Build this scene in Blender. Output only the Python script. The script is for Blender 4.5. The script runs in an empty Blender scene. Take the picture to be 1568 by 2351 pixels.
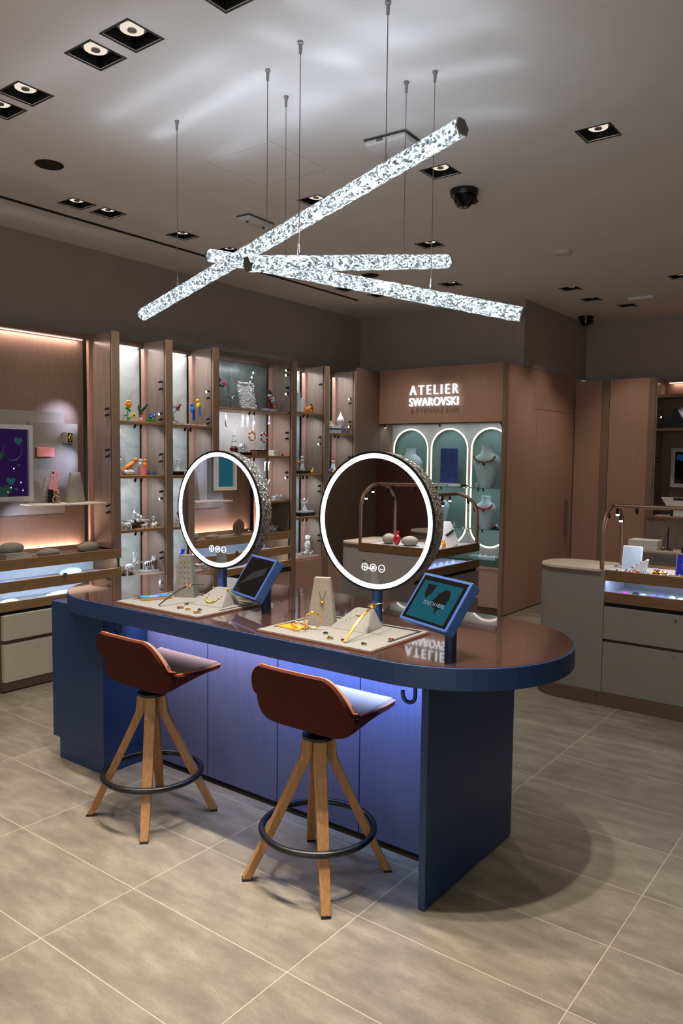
# light levels
EXPO = .22; WORLD = 1.75
DOWN = 33.; BARUP = .85; BARDOWN = 3.; UNDER = 5.6; SHELF = 1.3; COVE = 2.2; NSPOT = 11.; DRAW = 4.6; CNT = 5.; ARCH = .75
LW = {0: 4.0, 1: 4.0, 2: 1.5, 3: 1.5, 4: 4.2}; LANG = {i: 56 for i in range(5)}
import bpy, bmesh, math, random
from mathutils import Vector, Matrix, Euler
random.seed(7)
PI = math.pi
sc = bpy.context.scene
col = sc.collection

# ---------------------------------------------------------------- helpers
def lin(c):
    return tuple(((v/255)/12.92 if v/255 <= 0.04045 else ((v/255+0.055)/1.055)**2.4) for v in c) + (1.0,)

MATS = {}
def _new(name):
    m = bpy.data.materials.new(name); m.use_nodes = True
    nt = m.node_tree; nt.nodes.clear()
    out = nt.nodes.new('ShaderNodeOutputMaterial')
    MATS[name] = m
    return m, nt, out
def _bsdf(nt, out, rough=.5, metal=0., spec=.5):
    b = nt.nodes.new('ShaderNodeBsdfPrincipled')
    b.inputs['Roughness'].default_value = rough
    b.inputs['Metallic'].default_value = metal
    b.inputs['Specular IOR Level'].default_value = spec
    nt.links.new(b.outputs[0], out.inputs[0])
    return b
def _coord(nt, scale=(1,1,1), loc=(0,0,0), kind='Object'):
    tc = nt.nodes.new('ShaderNodeTexCoord'); mp = nt.nodes.new('ShaderNodeMapping')
    mp.inputs['Scale'].default_value = scale; mp.inputs['Location'].default_value = loc
    nt.links.new(tc.outputs[kind], mp.inputs[0])
    return mp.outputs[0]
def _ramp(nt, fac, stops):
    r = nt.nodes.new('ShaderNodeValToRGB')
    e = r.color_ramp.elements
    while len(e) < len(stops): e.new(.5)
    for i, (p, c) in enumerate(stops):
        e[i].position = p; e[i].color = c
    nt.links.new(fac, r.inputs[0])
    return r.outputs[0]
def _noise(nt, vec, scale, detail=4, rough=.6, dist=0.):
    n = nt.nodes.new('ShaderNodeTexNoise')
    n.inputs['Scale'].default_value = scale; n.inputs['Detail'].default_value = detail
    n.inputs['Roughness'].default_value = rough; n.inputs['Distortion'].default_value = dist
    nt.links.new(vec, n.inputs['Vector'])
    return n.outputs['Fac']
def _bump(nt, b, fac, strength=.2, dist=.002):
    bp = nt.nodes.new('ShaderNodeBump')
    bp.inputs['Strength'].default_value = strength; bp.inputs['Distance'].default_value = dist
    nt.links.new(fac, bp.inputs['Height']); nt.links.new(bp.outputs[0], b.inputs['Normal'])

def plain(name, c, rough=.5, metal=0., spec=.5, vary=.06, scale=25, bump=0.):
    m, nt, out = _new(name); b = _bsdf(nt, out, rough, metal, spec)
    f = _noise(nt, _coord(nt), scale)
    l = lin(c)
    lo = tuple(max(0, v*(1-vary)) for v in l[:3])+(1,); hi = tuple(min(1, v*(1+vary)) for v in l[:3])+(1,)
    nt.links.new(_ramp(nt, f, [(.3, lo), (.7, hi)]), b.inputs['Base Color'])
    if bump: _bump(nt, b, f, bump)
    return m
def wood(name, c1, c2, rough=.45, scale=(30, 30, 1.6), bump=.05):
    m, nt, out = _new(name); b = _bsdf(nt, out, rough)
    f = _noise(nt, _coord(nt, scale), 3.0, 6, .65, .6)
    nt.links.new(_ramp(nt, f, [(.32, lin(c1)), (.68, lin(c2))]), b.inputs['Base Color'])
    _bump(nt, b, f, bump, .001)
    return m
def fabric(name, c1, c2, scale=260, rough=.9, bump=.5):
    m, nt, out = _new(name); b = _bsdf(nt, out, rough, 0, .2)
    f = _noise(nt, _coord(nt), scale, 3, .7)
    nt.links.new(_ramp(nt, f, [(.3, lin(c1)), (.7, lin(c2))]), b.inputs['Base Color'])
    _bump(nt, b, f, bump, .001)
    return m
def marble(name, c1, c2, c3, scale=3.0, rough=.25):
    m, nt, out = _new(name); b = _bsdf(nt, out, rough)
    f = _noise(nt, _coord(nt), scale, 7, .62, 1.8)
    nt.links.new(_ramp(nt, f, [(.3, lin(c1)), (.5, lin(c2)), (.72, lin(c3))]), b.inputs['Base Color'])
    return m
def emit(name, c, strength):
    m, nt, out = _new(name)
    e = nt.nodes.new('ShaderNodeEmission'); e.inputs[0].default_value = lin(c); e.inputs[1].default_value = strength
    nt.links.new(e.outputs[0], out.inputs[0])
    return m
def glass(name, c=(235,245,245), rough=.02, trans=.85, ior=1.45):
    m, nt, out = _new(name); b = _bsdf(nt, out, rough)
    b.inputs['Base Color'].default_value = lin(c); b.inputs['Transmission Weight'].default_value = trans
    b.inputs['IOR'].default_value = ior
    return m

class MB:
    """collects shapes, then links them as ONE mesh object"""
    def __init__(s): s.bm = bmesh.new()
    def box(s, x0, x1, y0, y1, z0, z1, bev=0.):
        vs = [s.bm.verts.new((x, y, z)) for x in (x0, x1) for y in (y0, y1) for z in (z0, z1)]
        fs = [(0,1,3,2),(4,6,7,5),(0,4,5,1),(2,3,7,6),(0,2,6,4),(1,5,7,3)]
        ff = [s.bm.faces.new([vs[i] for i in f]) for f in fs]
        if bev:
            es = {e for f in ff for e in f.edges}
            bmesh.ops.bevel(s.bm, geom=list(es), offset=bev, segments=2, affect='EDGES', profile=.5)
        return s
    def prism(s, pts, z0, z1, axis='z', top=None):
        """extrude a polygon; axis z: (x,y), axis y: (x,z), axis x: (y,z)"""
        def mk(p, t):
            return {'z': (p[0], p[1], t), 'y': (p[0], t, p[1]), 'x': (t, p[0], p[1])}[axis]
        a = [s.bm.verts.new(mk(p, z0)) for p in pts]; b = [s.bm.verts.new(mk(p, z1)) for p in (top or pts)]
        n = len(pts)
        s.bm.faces.new(list(reversed(a))); s.bm.faces.new(b)
        for i in range(n): s.bm.faces.new((a[i], a[(i+1) % n], b[(i+1) % n], b[i]))
        return s
    def tube(s, pts, r, n=10, closed=False, square=False, caps=True):
        """sweep a round (or square) section along a path; r may be a list"""
        P = [Vector(p) for p in pts]; rings = []; k = len(P)
        up = None
        for i, p in enumerate(P):
            if closed: t = (P[(i+1) % k]-P[i-1])
            else: t = P[min(i+1, k-1)]-P[max(i-1, 0)]
            t.normalize()
            if up is None:
                up = Vector((0,0,1)) if abs(t.z) < .9 else Vector((0,1,0))
            side = t.cross(up)
            if side.length < 1e-4: side = t.orthogonal()
            side.normalize(); u2 = side.cross(t).normalized(); up = u2
            rr = r[i] if isinstance(r, (list, tuple)) else r
            m = 4 if square else n
            ring = []
            for j in range(m):
                a = 2*PI*j/m + (PI/4 if square else 0)
                q = rr*(1.4142 if square else 1)
                ring.append(s.bm.verts.new(p + side*math.cos(a)*q + u2*math.sin(a)*q))
            rings.append(ring)
        m = len(rings[0])
        for i in range(k if closed else k-1):
            A = rings[i]; B = rings[(i+1) % k]
            for j in range(m):
                s.bm.faces.new((A[j], A[(j+1) % m], B[(j+1) % m], B[j]))
        if caps and not closed:
            s.bm.faces.new(list(reversed(rings[0]))); s.bm.faces.new(rings[-1])
        return s
    def lathe(s, prof, c=(0,0,0), n=24, axis='z', caps=True):
        """prof: list of (radius, height)"""
        rings = []
        def mk(x, y, h):
            v = {'z': (x, y, h), 'y': (x, h, y), 'x': (h, x, y)}[axis]
            return (v[0]+c[0], v[1]+c[1], v[2]+c[2])
        for r, h in prof:
            if r < 1e-5: rings.append([s.bm.verts.new(mk(0, 0, h))])
            else: rings.append([s.bm.verts.new(mk(r*math.cos(2*PI*j/n), r*math.sin(2*PI*j/n), h)) for j in range(n)])
        for A, B in zip(rings, rings[1:]):
            for j in range(n):
                k = (j+1) % n
                f = ([A[0], B[j], B[k]] if len(A) == 1 else [A[j], A[k], B[0]] if len(B) == 1 else [A[j], A[k], B[k], B[j]])
                if len(set(f)) > 2: s.bm.faces.new(f)
        if caps and len(rings[0]) > 1: s.bm.faces.new(list(reversed(rings[0])))
        if caps and len(rings[-1]) > 1: s.bm.faces.new(rings[-1])
        return s
    def ball(s, c, r, sub=2, rot=None):
        """ellipsoid; r number or (rx,ry,rz); rot = euler"""
        if not isinstance(r, (tuple, list)): r = (r, r, r)
        M = Matrix.Translation(c) @ (Euler(rot).to_matrix().to_4x4() if rot else Matrix()) @ Matrix.Diagonal((*r, 1))
        bmesh.ops.create_icosphere(s.bm, subdivisions=sub, radius=1, matrix=M)
        return s
    def cone(s, a, b, r0, r1=0., n=8):
        return s.tube([a, b], [r0, max(r1, 1e-4)], n)
    def build(s, name, mat, parent=None, smooth=False, world=False, loc=None):
        bmesh.ops.recalc_face_normals(s.bm, faces=s.bm.faces)
        me = bpy.data.meshes.new(name)
        if parent is not None and world:
            bmesh.ops.translate(s.bm, vec=-world_loc(parent), verts=s.bm.verts)
        s.bm.to_mesh(me); s.bm.free()
        if smooth:
            me.polygons.foreach_set('use_smooth', [True]*len(me.polygons))
            try: me.set_sharp_from_angle(angle=math.radians(35))
            except Exception: pass
        o = bpy.data.objects.new(name, me); col.objects.link(o)
        if mat is not None: me.materials.append(MATS[mat] if isinstance(mat, str) else mat)
        if parent is not None: o.parent = parent
        if loc is not None: o.location = loc
        return o
def world_loc(o):
    v = Vector(o.location)
    while o.parent is not None:
        o = o.parent; v = v + Vector(o.location)
    return v
LABELS = []
def thing(name, label, cat, loc=(0,0,0), rz=0., group=None):
    o = bpy.data.objects.new(name, None); col.objects.link(o)
    o.empty_display_size = .05
    o.location = loc; o.rotation_euler = (0, 0, rz)
    return tag(o, label, cat, group)
def tag(o, label, cat, group=None):
    o['label'] = label; o['category'] = cat
    if group: o['group'] = group
    LABELS.append(label)
    return o
def struct(o, label=None):
    o['kind'] = 'structure'
    if label: o['label'] = label
    return o
def solo(mb, name, mat, label, cat, loc=(0,0,0), rz=0., group=None, smooth=False):
    """a thing that is one mesh; the mesh is in local coordinates"""
    o = mb.build(name, mat, None, smooth)
    o.location = loc; o.rotation_euler = (0, 0, rz)
    return tag(o, label, cat, group)
def dup(root, loc, rz=0., label=None, group=None):
    r = root.copy(); col.objects.link(r); r.location = loc; r.rotation_euler = (0, 0, rz)
    if label: r['label'] = label
    if group: r['group'] = group
    for ch in list(root.children):
        c = ch.copy(); col.objects.link(c); c.parent = r
        for g in list(ch.children):
            d = g.copy(); col.objects.link(d); d.parent = c
    return r
def shape2d(outer, holes, depth, name, mat, parent=None):
    """flat board in local XY with real holes, extruded +-depth/2 along local Z"""
    cu = bpy.data.curves.new(name, 'CURVE'); cu.dimensions = '2D'; cu.fill_mode = 'BOTH'; cu.extrude = depth/2
    for pts in [outer]+holes:
        sp = cu.splines.new('POLY'); sp.points.add(len(pts)-1)
        for i, p in enumerate(pts): sp.points[i].co = (p[0], p[1], 0, 1)
        sp.use_cyclic_u = True
    t = bpy.data.objects.new('tmp', cu); col.objects.link(t)
    dg = bpy.context.evaluated_depsgraph_get()
    me = bpy.data.meshes.new_from_object(t.evaluated_get(dg)); me.name = name
    bpy.data.objects.remove(t); bpy.data.curves.remove(cu)
    o = bpy.data.objects.new(name, me); col.objects.link(o)
    me.materials.clear(); me.materials.append(MATS[mat])
    if parent is not None: o.parent = parent
    return o
def lettering(txt, size, depth, name, mat, parent=None, spacing=1., sx=1., bold=0., align='LEFT'):
    cu = bpy.data.curves.new(name, 'FONT'); cu.body = txt; cu.size = size; cu.extrude = depth/2
    cu.space_character = spacing; cu.align_x = align; cu.offset = bold
    t = bpy.data.objects.new('tmp', cu); col.objects.link(t)
    dg = bpy.context.evaluated_depsgraph_get()
    me = bpy.data.meshes.new_from_object(t.evaluated_get(dg)); me.name = name
    bpy.data.objects.remove(t); bpy.data.curves.remove(cu)
    for v in me.vertices: v.co.x *= sx
    o = bpy.data.objects.new(name, me); col.objects.link(o)
    me.materials.clear(); me.materials.append(MATS[mat])
    if parent is not None: o.parent = parent
    return o
def arc(cx, cy, r, a0, a1, n, ry=None):
    ry = r if ry is None else ry
    return [(cx+r*math.cos(math.radians(a0+(a1-a0)*i/n)), cy+ry*math.sin(math.radians(a0+(a1-a0)*i/n))) for i in range(n+1)]
def stadium(x0, x1, y0, y1, n=28, ins=0.):
    x0 += ins; x1 -= ins; y0 += ins; y1 -= ins
    r = (y1-y0)/2; cy = (y0+y1)/2
    return arc(x1-r, cy, r, -90, 90, n) + arc(x0+r, cy, r, 90, 270, n)
def lamp(name, kind, loc, energy, color=(255,255,255), size=.05, sy=None, aim=None, angle=60, blend=.6, spread=None, parent=None):
    l = bpy.data.lights.new(name, kind); l.energy = energy; l.color = lin(color)[:3]
    if kind == 'AREA':
        l.size = size
        if sy: l.shape = 'RECTANGLE'; l.size_y = sy
        if spread: l.spread = math.radians(spread)
    elif kind == 'SPOT':
        l.shadow_soft_size = size; l.spot_size = math.radians(angle); l.spot_blend = blend
    else: l.shadow_soft_size = size
    o = bpy.data.objects.new(name, l); col.objects.link(o); o.location = loc
    if aim is not None:
        d = Vector(aim)-Vector(loc); o.rotation_euler = d.to_track_quat('-Z', 'Y').to_euler()
    if parent is not None: o.parent = parent
    return o

# ---------------------------------------------------------------- materials
def floor_mat():
    m, nt, out = _new('floor_tile'); b = _bsdf(nt, out, .42, 0, .35)
    v = _coord(nt, (1,1,1), (-.005, -.236, 0))
    br = nt.nodes.new('ShaderNodeTexBrick')
    br.offset = 0; br.squash = 1
    br.inputs['Scale'].default_value = 1; br.inputs['Brick Width'].default_value = .8; br.inputs['Row Height'].default_value = .4
    br.inputs['Mortar Size'].default_value = .0017; br.inputs['Mortar Smooth'].default_value = .2
    br.inputs['Color1'].default_value = (.0,.0,.0,1); br.inputs['Color2'].default_value = (1,1,1,1); br.inputs['Mortar'].default_value = (.5,.5,.5,1)
    nt.links.new(v, br.inputs['Vector'])
    # each tile gets its own drift of the streaks
    off = nt.nodes.new('ShaderNodeVectorMath'); off.operation = 'MULTIPLY_ADD'
    off.inputs[1].default_value = (3.1, 7.7, 0)
    nt.links.new(br.outputs['Color'], off.inputs[0]); nt.links.new(v, off.inputs[2])
    mp = nt.nodes.new('ShaderNodeMapping'); mp.inputs['Scale'].default_value = (1.7, 4.6, 1)
    nt.links.new(off.outputs[0], mp.inputs[0])
    f1 = _noise(nt, mp.outputs[0], 2.6, 10, .62, .15)
    f2 = _noise(nt, v, 190, 3, .7)
    mix = nt.nodes.new('ShaderNodeMath'); mix.operation = 'MULTIPLY_ADD'; mix.inputs[1].default_value = .55
    nt.links.new(f2, mix.inputs[0]); nt.links.new(f1, mix.inputs[2])
    c = _ramp(nt, mix.outputs[0], [(.45, lin((97,90,78))), (.76, lin((123,115,100))), (1.0, lin((146,138,122)))])
    mm = nt.nodes.new('ShaderNodeMix'); mm.data_type = 'RGBA'
    nt.links.new(br.outputs['Fac'], mm.inputs[0]); nt.links.new(c, mm.inputs[6]); mm.inputs[7].default_value = lin((184,174,156))
    nt.links.new(mm.outputs[2], b.inputs['Base Color'])
    _bump(nt, b, f2, .12, .001)
floor_mat()
plain('ceiling_paint', (232,228,224), .85, vary=.02, scale=3)
plain('taupe_paint', (164,155,149), .8, vary=.04, scale=4)
plain('burgundy_paint', (88,52,50), .6, vary=.15, scale=9)
plain('black', (14,14,15), .35)
plain('matt_black', (8,8,8), .8)
plain('white_plastic', (226,226,224), .4)
plain('sensor_grey', (205,198,190), .5)
plain('blue_bright', (54,84,140), .38, vary=.04, scale=60)
plain('blue_paint', (28,52,90), .42, vary=.04, scale=60)
wood('blue_veneer', (84,88,122), (96,100,136), .42, (60,60,1.2), .02)
plain('blue_dark', (30,44,84), .5)
wood('burgundy_glass', (62,43,40), (72,51,47), .06, (20,20,20), 0)
MATS['burgundy_glass'].node_tree.nodes['Principled BSDF'].inputs['Coat Weight'].default_value = 1.0
MATS['burgundy_glass'].node_tree.nodes['Principled BSDF'].inputs['Coat Roughness'].default_value = .02
fabric('rust_fabric', (60,24,16), (78,33,21), 420)
plain('rust_piping', (205,112,62), .6)
fabric('blush_fabric', (150,128,120), (168,146,136), 400)
wood('oak', (140,100,56), (172,126,76), .5)
wood('oak_shelf', (132,98,62), (156,120,80), .5, (30,1.6,30))
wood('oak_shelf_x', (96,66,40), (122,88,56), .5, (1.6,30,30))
wood('oak_post', (122,100,82), (138,114,94), .5)
wood('bronze_laminate', (126,110,101), (144,127,116), .22, (22,22,1.0), .01)
wood('brown_veneer', (104,84,72), (118,96,82), .5)
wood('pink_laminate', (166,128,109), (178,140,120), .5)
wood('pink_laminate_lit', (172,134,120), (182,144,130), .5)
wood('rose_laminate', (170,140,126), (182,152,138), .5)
marble('marble_light', (150,160,160), (186,194,192), (206,212,210), 2.4)
marble('marble_dark', (84,92,90), (112,120,116), (140,146,142), 3.2)
marble('marble_grey', (168,162,160), (186,180,178), (196,192,190), 1.5, .5)
fabric('grey_felt', (122,118,114), (146,142,136), 330)
fabric('tray_felt', (108,105,100), (136,132,125), 330)
fabric('stone_felt', (132,124,112), (166,158,144), 240)
fabric('silver_cloth', (168,166,168), (194,192,194), 200)
plain('cream_drawer', (196,186,164), .45, vary=.03)
plain('greige_light', (158,150,147), .5, vary=.03)
plain('greige', (128,120,112), .5, vary=.03)
plain('plinth_brown', (96,74,60), .5)
plain('counter_stone', (196,182,164), .45, vary=.06, scale=40)
plain('gold', (232,184,92), .22, 1., vary=.05)
plain('rose_gold', (236,176,140), .25, 1.)
plain('brass_tube', (140,112,94), .4, .8)
plain('silver', (200,202,205), .2, 1.)
plain('cable_steel', (150,148,146), .4, 1.)
plain('mirror_glass', (236,238,240), .0, 1., vary=0)
plain('teal_panel', (108,136,132), .55, vary=.05, scale=6)
plain('atelier_board', (176,170,162), .6, vary=.03)
plain('bust_cloth', (168,196,204), .7)
plain('navy_print', (38,58,110), .4, vary=.35, scale=14)
plain('pink_card', (238,150,150), .55)
plain('red', (176,20,26), .25); plain('dark_red', (92,14,26), .3); plain('orange', (238,140,30), .3); plain('yellow', (236,196,40), .3)
plain('green', (40,150,60), .3); plain('dark_green', (16,58,34), .35); plain('cobalt', (24,44,214), .25); plain('sky_blue', (40,120,200), .3)
plain('magenta', (220,60,150), .4); plain('violet', (120,100,160), .5); plain('teal_heart', (64,128,132), .4); plain('green_heart', (48,82,76), .5)
plain('ivory', (236,230,218), .45); plain('white_gloss', (232,236,240), .15); plain('slate', (96,110,132), .4)
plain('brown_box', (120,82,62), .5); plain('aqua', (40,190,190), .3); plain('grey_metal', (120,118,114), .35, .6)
plain('ice_blue', (178,200,222), .4)
glass('green_glass', (170,215,200), .02, .8, 1.3)
glass('smoke_glass', (176,186,190), .08, .55, 1.3)
def thin_glass(name, c, fac):
    m, nt, out = _new(name)
    t = nt.nodes.new('ShaderNodeBsdfTransparent'); t.inputs[0].default_value = lin(c)
    g = nt.nodes.new('ShaderNodeBsdfGlossy'); g.inputs['Roughness'].default_value = .02
    mx = nt.nodes.new('ShaderNodeMixShader'); mx.inputs[0].default_value = fac
    nt.links.new(t.outputs[0], mx.inputs[1]); nt.links.new(g.outputs[0], mx.inputs[2]); nt.links.new(mx.outputs[0], out.inputs[0])
thin_glass('clear_pane', (225,240,236), .07)
emit('led_white', (235,242,255), 3.0)
emit('led_warm', (255,222,204), 2.5)
emit('led_lavender', (196,196,255), 3.2)
emit('mirror_light', (240,246,255), 5.0)
emit('lamp_lens', (255,240,220), .75)
emit('spot_lens', (255,250,240), 7.0)
emit('sign_light', (245,250,255), 1.0)
emit('icon_light', (235,240,240), 1.4)
emit('arch_glow', (255,244,222), 1.5)
emit('screen_teal', (40,104,120), .55)
emit('screen_blue', (30,60,96), .35)
emit('screen_purple', (44,24,72), .55)
emit('screen_heart', (70,130,140), .22)
emit('screen_text', (150,170,180), .7)
plain('screen_black', (10,10,11), .08)
def sparkle(name, c1, c2, scale, rough=.25, metal=.6):
    m, nt, out = _new(name); b = _bsdf(nt, out, rough, metal)
    vo = nt.nodes.new('ShaderNodeTexVoronoi'); vo.inputs['Scale'].default_value = scale
    nt.links.new(_coord(nt), vo.inputs['Vector'])
    sep = nt.nodes.new('ShaderNodeSeparateColor'); nt.links.new(vo.outputs['Color'], sep.inputs[0])
    nt.links.new(_ramp(nt, sep.outputs[0], [(.1, lin(c1)), (.9, lin(c2))]), b.inputs['Base Color'])
    nm = nt.nodes.new('ShaderNodeVectorMath'); nm.operation = 'ADD'
    sub = nt.nodes.new('ShaderNodeVectorMath'); sub.operation = 'SUBTRACT'; sub.inputs[1].default_value = (.5,.5,.5)
    nt.links.new(vo.outputs['Color'], sub.inputs[0])
    geo = nt.nodes.new('ShaderNodeNewGeometry')
    nt.links.new(geo.outputs['Normal'], nm.inputs[0]); nt.links.new(sub.outputs[0], nm.inputs[1])
    no = nt.nodes.new('ShaderNodeVectorMath'); no.operation = 'NORMALIZE'
    nt.links.new(nm.outputs[0], no.inputs[0]); nt.links.new(no.outputs[0], b.inputs['Normal'])
sparkle('crystal_rim', (84,80,74), (214,208,194), 150)
sparkle('crystal_bits', (186,192,200), (255,255,255), 120, .12, .15)
sparkle('crystal', (176,184,194), (255,255,255), 70, .06, .12)
sparkle('glitter_pink', (226,130,130), (250,200,196), 400, .3, .2)
def rod_mat():
    m, nt, out = _new('crystal_rod')
    vo = nt.nodes.new('ShaderNodeTexVoronoi'); vo.inputs['Scale'].default_value = 125
    nt.links.new(_coord(nt, (.8,1,1)), vo.inputs['Vector'])
    sep = nt.nodes.new('ShaderNodeSeparateColor'); nt.links.new(vo.outputs['Color'], sep.inputs[0])
    st = nt.nodes.new('ShaderNodeMapRange'); st.interpolation_type = 'SMOOTHSTEP'
    st.inputs['From Min'].default_value = .05; st.inputs['From Max'].default_value = .95
    st.inputs['To Min'].default_value = .16; st.inputs['To Max'].default_value = 1.8
    nt.links.new(sep.outputs[0], st.inputs[0])
    e = nt.nodes.new('ShaderNodeEmission'); e.inputs[0].default_value = lin((222,238,246))
    nt.links.new(st.outputs[0], e.inputs[1])
    g = nt.nodes.new('ShaderNodeBsdfGlossy'); g.inputs['Roughness'].default_value = .08
    mx = nt.nodes.new('ShaderNodeMixShader'); mx.inputs[0].default_value = .16
    nt.links.new(e.outputs[0], mx.inputs[1]); nt.links.new(g.outputs[0], mx.inputs[2]); nt.links.new(mx.outputs[0], out.inputs[0])
rod_mat()
# ---------------------------------------------------------------- camera
F = 1761.0; yaw, pitch, roll = .648007, .070061, .0113988
fw = Vector((-math.sin(yaw)*math.cos(pitch), math.cos(yaw)*math.cos(pitch), -math.sin(pitch)))
rt = Vector((math.cos(yaw), math.sin(yaw), 0)); up = rt.cross(fw)
r2 = rt*math.cos(roll)+up*math.sin(roll); u2 = -rt*math.sin(roll)+up*math.cos(roll)
cd = bpy.data.cameras.new('camera'); cam = bpy.data.objects.new('camera', cd); col.objects.link(cam)
cam.matrix_world = Matrix(((r2.x,u2.x,-fw.x,0),(r2.y,u2.y,-fw.y,0),(r2.z,u2.z,-fw.z,1.7),(0,0,0,1)))
cd.sensor_fit = 'VERTICAL'; cd.sensor_height = 36; cd.lens = F/2351*36; cd.clip_start = .05
sc.camera = cam
vs = sc.view_settings; vs.view_transform = 'Standard'; vs.look = 'None'; vs.gamma = 1; vs.exposure = EXPO
try: vs.use_curve_mapping = False
except Exception: pass
sc.cycles.use_denoising = True
sc.cycles.use_adaptive_sampling = True; sc.cycles.adaptive_threshold = .02
sc.cycles.max_bounces = 7; sc.cycles.diffuse_bounces = 4; sc.cycles.glossy_bounces = 4; sc.cycles.transmission_bounces = 5
sc.cycles.caustics_reflective = False; sc.cycles.caustics_refractive = False
sc.cycles.sample_clamp_indirect = 4.0
w = bpy.data.worlds.new('world'); sc.world = w; w.use_nodes = True
bg = w.node_tree.nodes['Background']; bg.inputs[0].default_value = lin((226,224,222)); bg.inputs[1].default_value = WORLD

# ---------------------------------------------------------------- room shell
ZC = 3.46
struct(MB().box(-6.0, 4.2, -4.0, 10.2, -.06, 0).build('floor', 'floor_tile'))
FIX = [(-2.745,2.13),(-3.005,2.135),(-3.595,2.15),(-3.85,2.16),(-2.21,2.15),
       (-1.488,4.212),(-2.457,4.21),(-3.422,4.19),(-4.835,3.266),(-4.826,3.519),(-4.818,4.217),(-4.834,4.755),
       (-3.334,5.568),(-3.896,6.929),(-4.788,6.951),(-4.901,6.513),(-2.983,7.79),(-2.991,8.436),(-2.774,8.986),(-1.94,7.862)]
# the same row carried on, plus unseen lamps added to brighten the mirror views
MORE = [(-1.95,2.15,4.4,56),(-1.30,2.13,6.4,56),(-1.04,2.13,6.4,56),(-.5,4.21,1.,84),(-1.0,6.6,1.2,84),(-3.9,1.35,2.4,90),(-3.0,1.35,2.4,90),(-4.7,.85,2.2,80),(-4.4,-.8,2.6,90),(-1.2,.6,.6,84),(-2.2,.6,.6,84)]
holes = [[(x-.087,y-.087),(x+.087,y-.087),(x+.087,y+.087),(x-.087,y+.087)] for x, y in FIX]
ce = shape2d([(-5.77,-4.0),(4.2,-4.0),(4.2,10.0),(-5.77,10.0)], holes, .004, 'ceiling', 'ceiling_paint'); ce.location.z = ZC+.002; struct(ce)
struct(MB().box(-5.87, -5.77, -4.0, 8.0, 0, ZC).build('wall_left', 'taupe_paint'))
struct(MB().box(-5.77, -3.662, 7.98, 8.08, 0, ZC).build('wall_back', 'taupe_paint'))
struct(MB().box(-3.66, -3.56, 7.98, 9.92, 2.738, ZC).box(-3.70, -3.604, 8.09, 9.92, 0, 2.737).build('wall_column', 'taupe_paint'))
struct(MB().box(-3.56, 4.2, 9.92, 10.02, 0, ZC).build('wall_far', 'taupe_paint'))
struct(MB().box(4.1, 4.2, -4.0, 9.92, 0, ZC).build('wall_right', 'taupe_paint'))
struct(MB().box(-5.77, -2.6, -2.1, -2.0, 0, ZC).build('wall_front', 'burgundy_paint'))
# the dark ventilation slot and a flush hatch in the ceiling
slot = solo(MB().box(-.018, .018, -2.3, 2.3, -.004, .001), 'air_slot', 'matt_black', 'long narrow black air slot running along the ceiling above the left wall', 'vent', (-5.13, 4.74, ZC-.001))
hx0, hx1, hy0, hy1 = -3.52, -3.0, 3.27, 3.77
struct(MB().tube([(hx0,hy0,ZC),(hx1,hy0,ZC),(hx1,hy1,ZC),(hx0,hy1,ZC)], .0009, 4, True).build('trim_1', 'greige'))

FIX_LABELS = [
 'biggest square recessed downlight at upper left, right one of its pair',
 'square recessed downlight just left of the biggest one at the upper left of the ceiling',
 'square recessed downlight at the left edge of the ceiling, right one of the cut-off pair',
 'square recessed downlight cut by the left edge of the photo',
 'square recessed downlight whose corner just shows at the top edge of the photo',
 'square recessed downlight alone at the upper right of the ceiling',
 'square recessed downlight right behind the upper end of the long bar lamp',
 'square recessed downlight half hidden behind the middle of the long bar lamp',
 'square recessed downlight beside the black air slot, left of a pair at the left',
 'square recessed downlight beside the black air slot, right of a pair at the left',
 'square recessed downlight beside the air slot behind the leftmost hanging cable',
 'square recessed downlight half hidden behind the crossing of the bar lamps',
 'square recessed downlight just above the right tip of the shortest bar lamp',
 'square recessed downlight above the right end of the lower sloping bar lamp',
 'square recessed downlight hidden behind the lower sloping bar lamp, towards the back wall',
 'square recessed downlight just under the middle of the lower sloping bar lamp',
 'square recessed downlight at the far right, first of the row before the grey column wall',
 'square recessed downlight at the far right, second of the row before the grey column wall',
 'square recessed downlight at the far right, furthest from the camera',
 'square recessed downlight cut by the right edge of the photo',
]
proto = None
LAMP_ON = {}
for i, (x, y) in enumerate(FIX):
    if proto is None:
        t = thing('recessed_downlight', FIX_LABELS[0], 'ceiling light', (x, y, ZC), 0, 'square recessed downlights')
        h = MB()
        h.box(-.095,-.087,-.095,.095,-.003,.0); h.box(.087,.095,-.095,.095,-.003,.0)
        h.box(-.087,.087,-.095,-.087,-.003,.0); h.box(-.087,.087,.087,.095,-.003,.0)
        h.build('frame', 'black', t)
        b = MB(); b.box(-.095,-.089,-.095,.095,.005,.13); b.box(.089,.095,-.095,.095,.005,.13); b.box(-.089,.089,-.095,-.089,.005,.13); b.box(-.089,.089,.089,.095,.005,.13); b.box(-.095,.095,-.095,.095,.13,.136)
        b.build('housing', 'matt_black', t)
        lh = MB().lathe([(.066,.0),(.068,.03),(.05,.06),(.03,.075)], (0,0,.034), 24).build('lamp', 'silver', t, True)
        MB().lathe([(.05,.0),(.0501,.004),(.026,.010),(.0,.010)], (0,0,.025), 24).build('lens', 'lamp_lens', lh)
        MB().lathe([(.020,0),(.020,.006),(0,.006)], (0,0,.020), 16).build('lens_core', 'grey_metal', lh)
        proto = t
    else:
        dup(proto, (x, y, ZC), 0, FIX_LABELS[i]); LABELS.append(FIX_LABELS[i])

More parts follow.
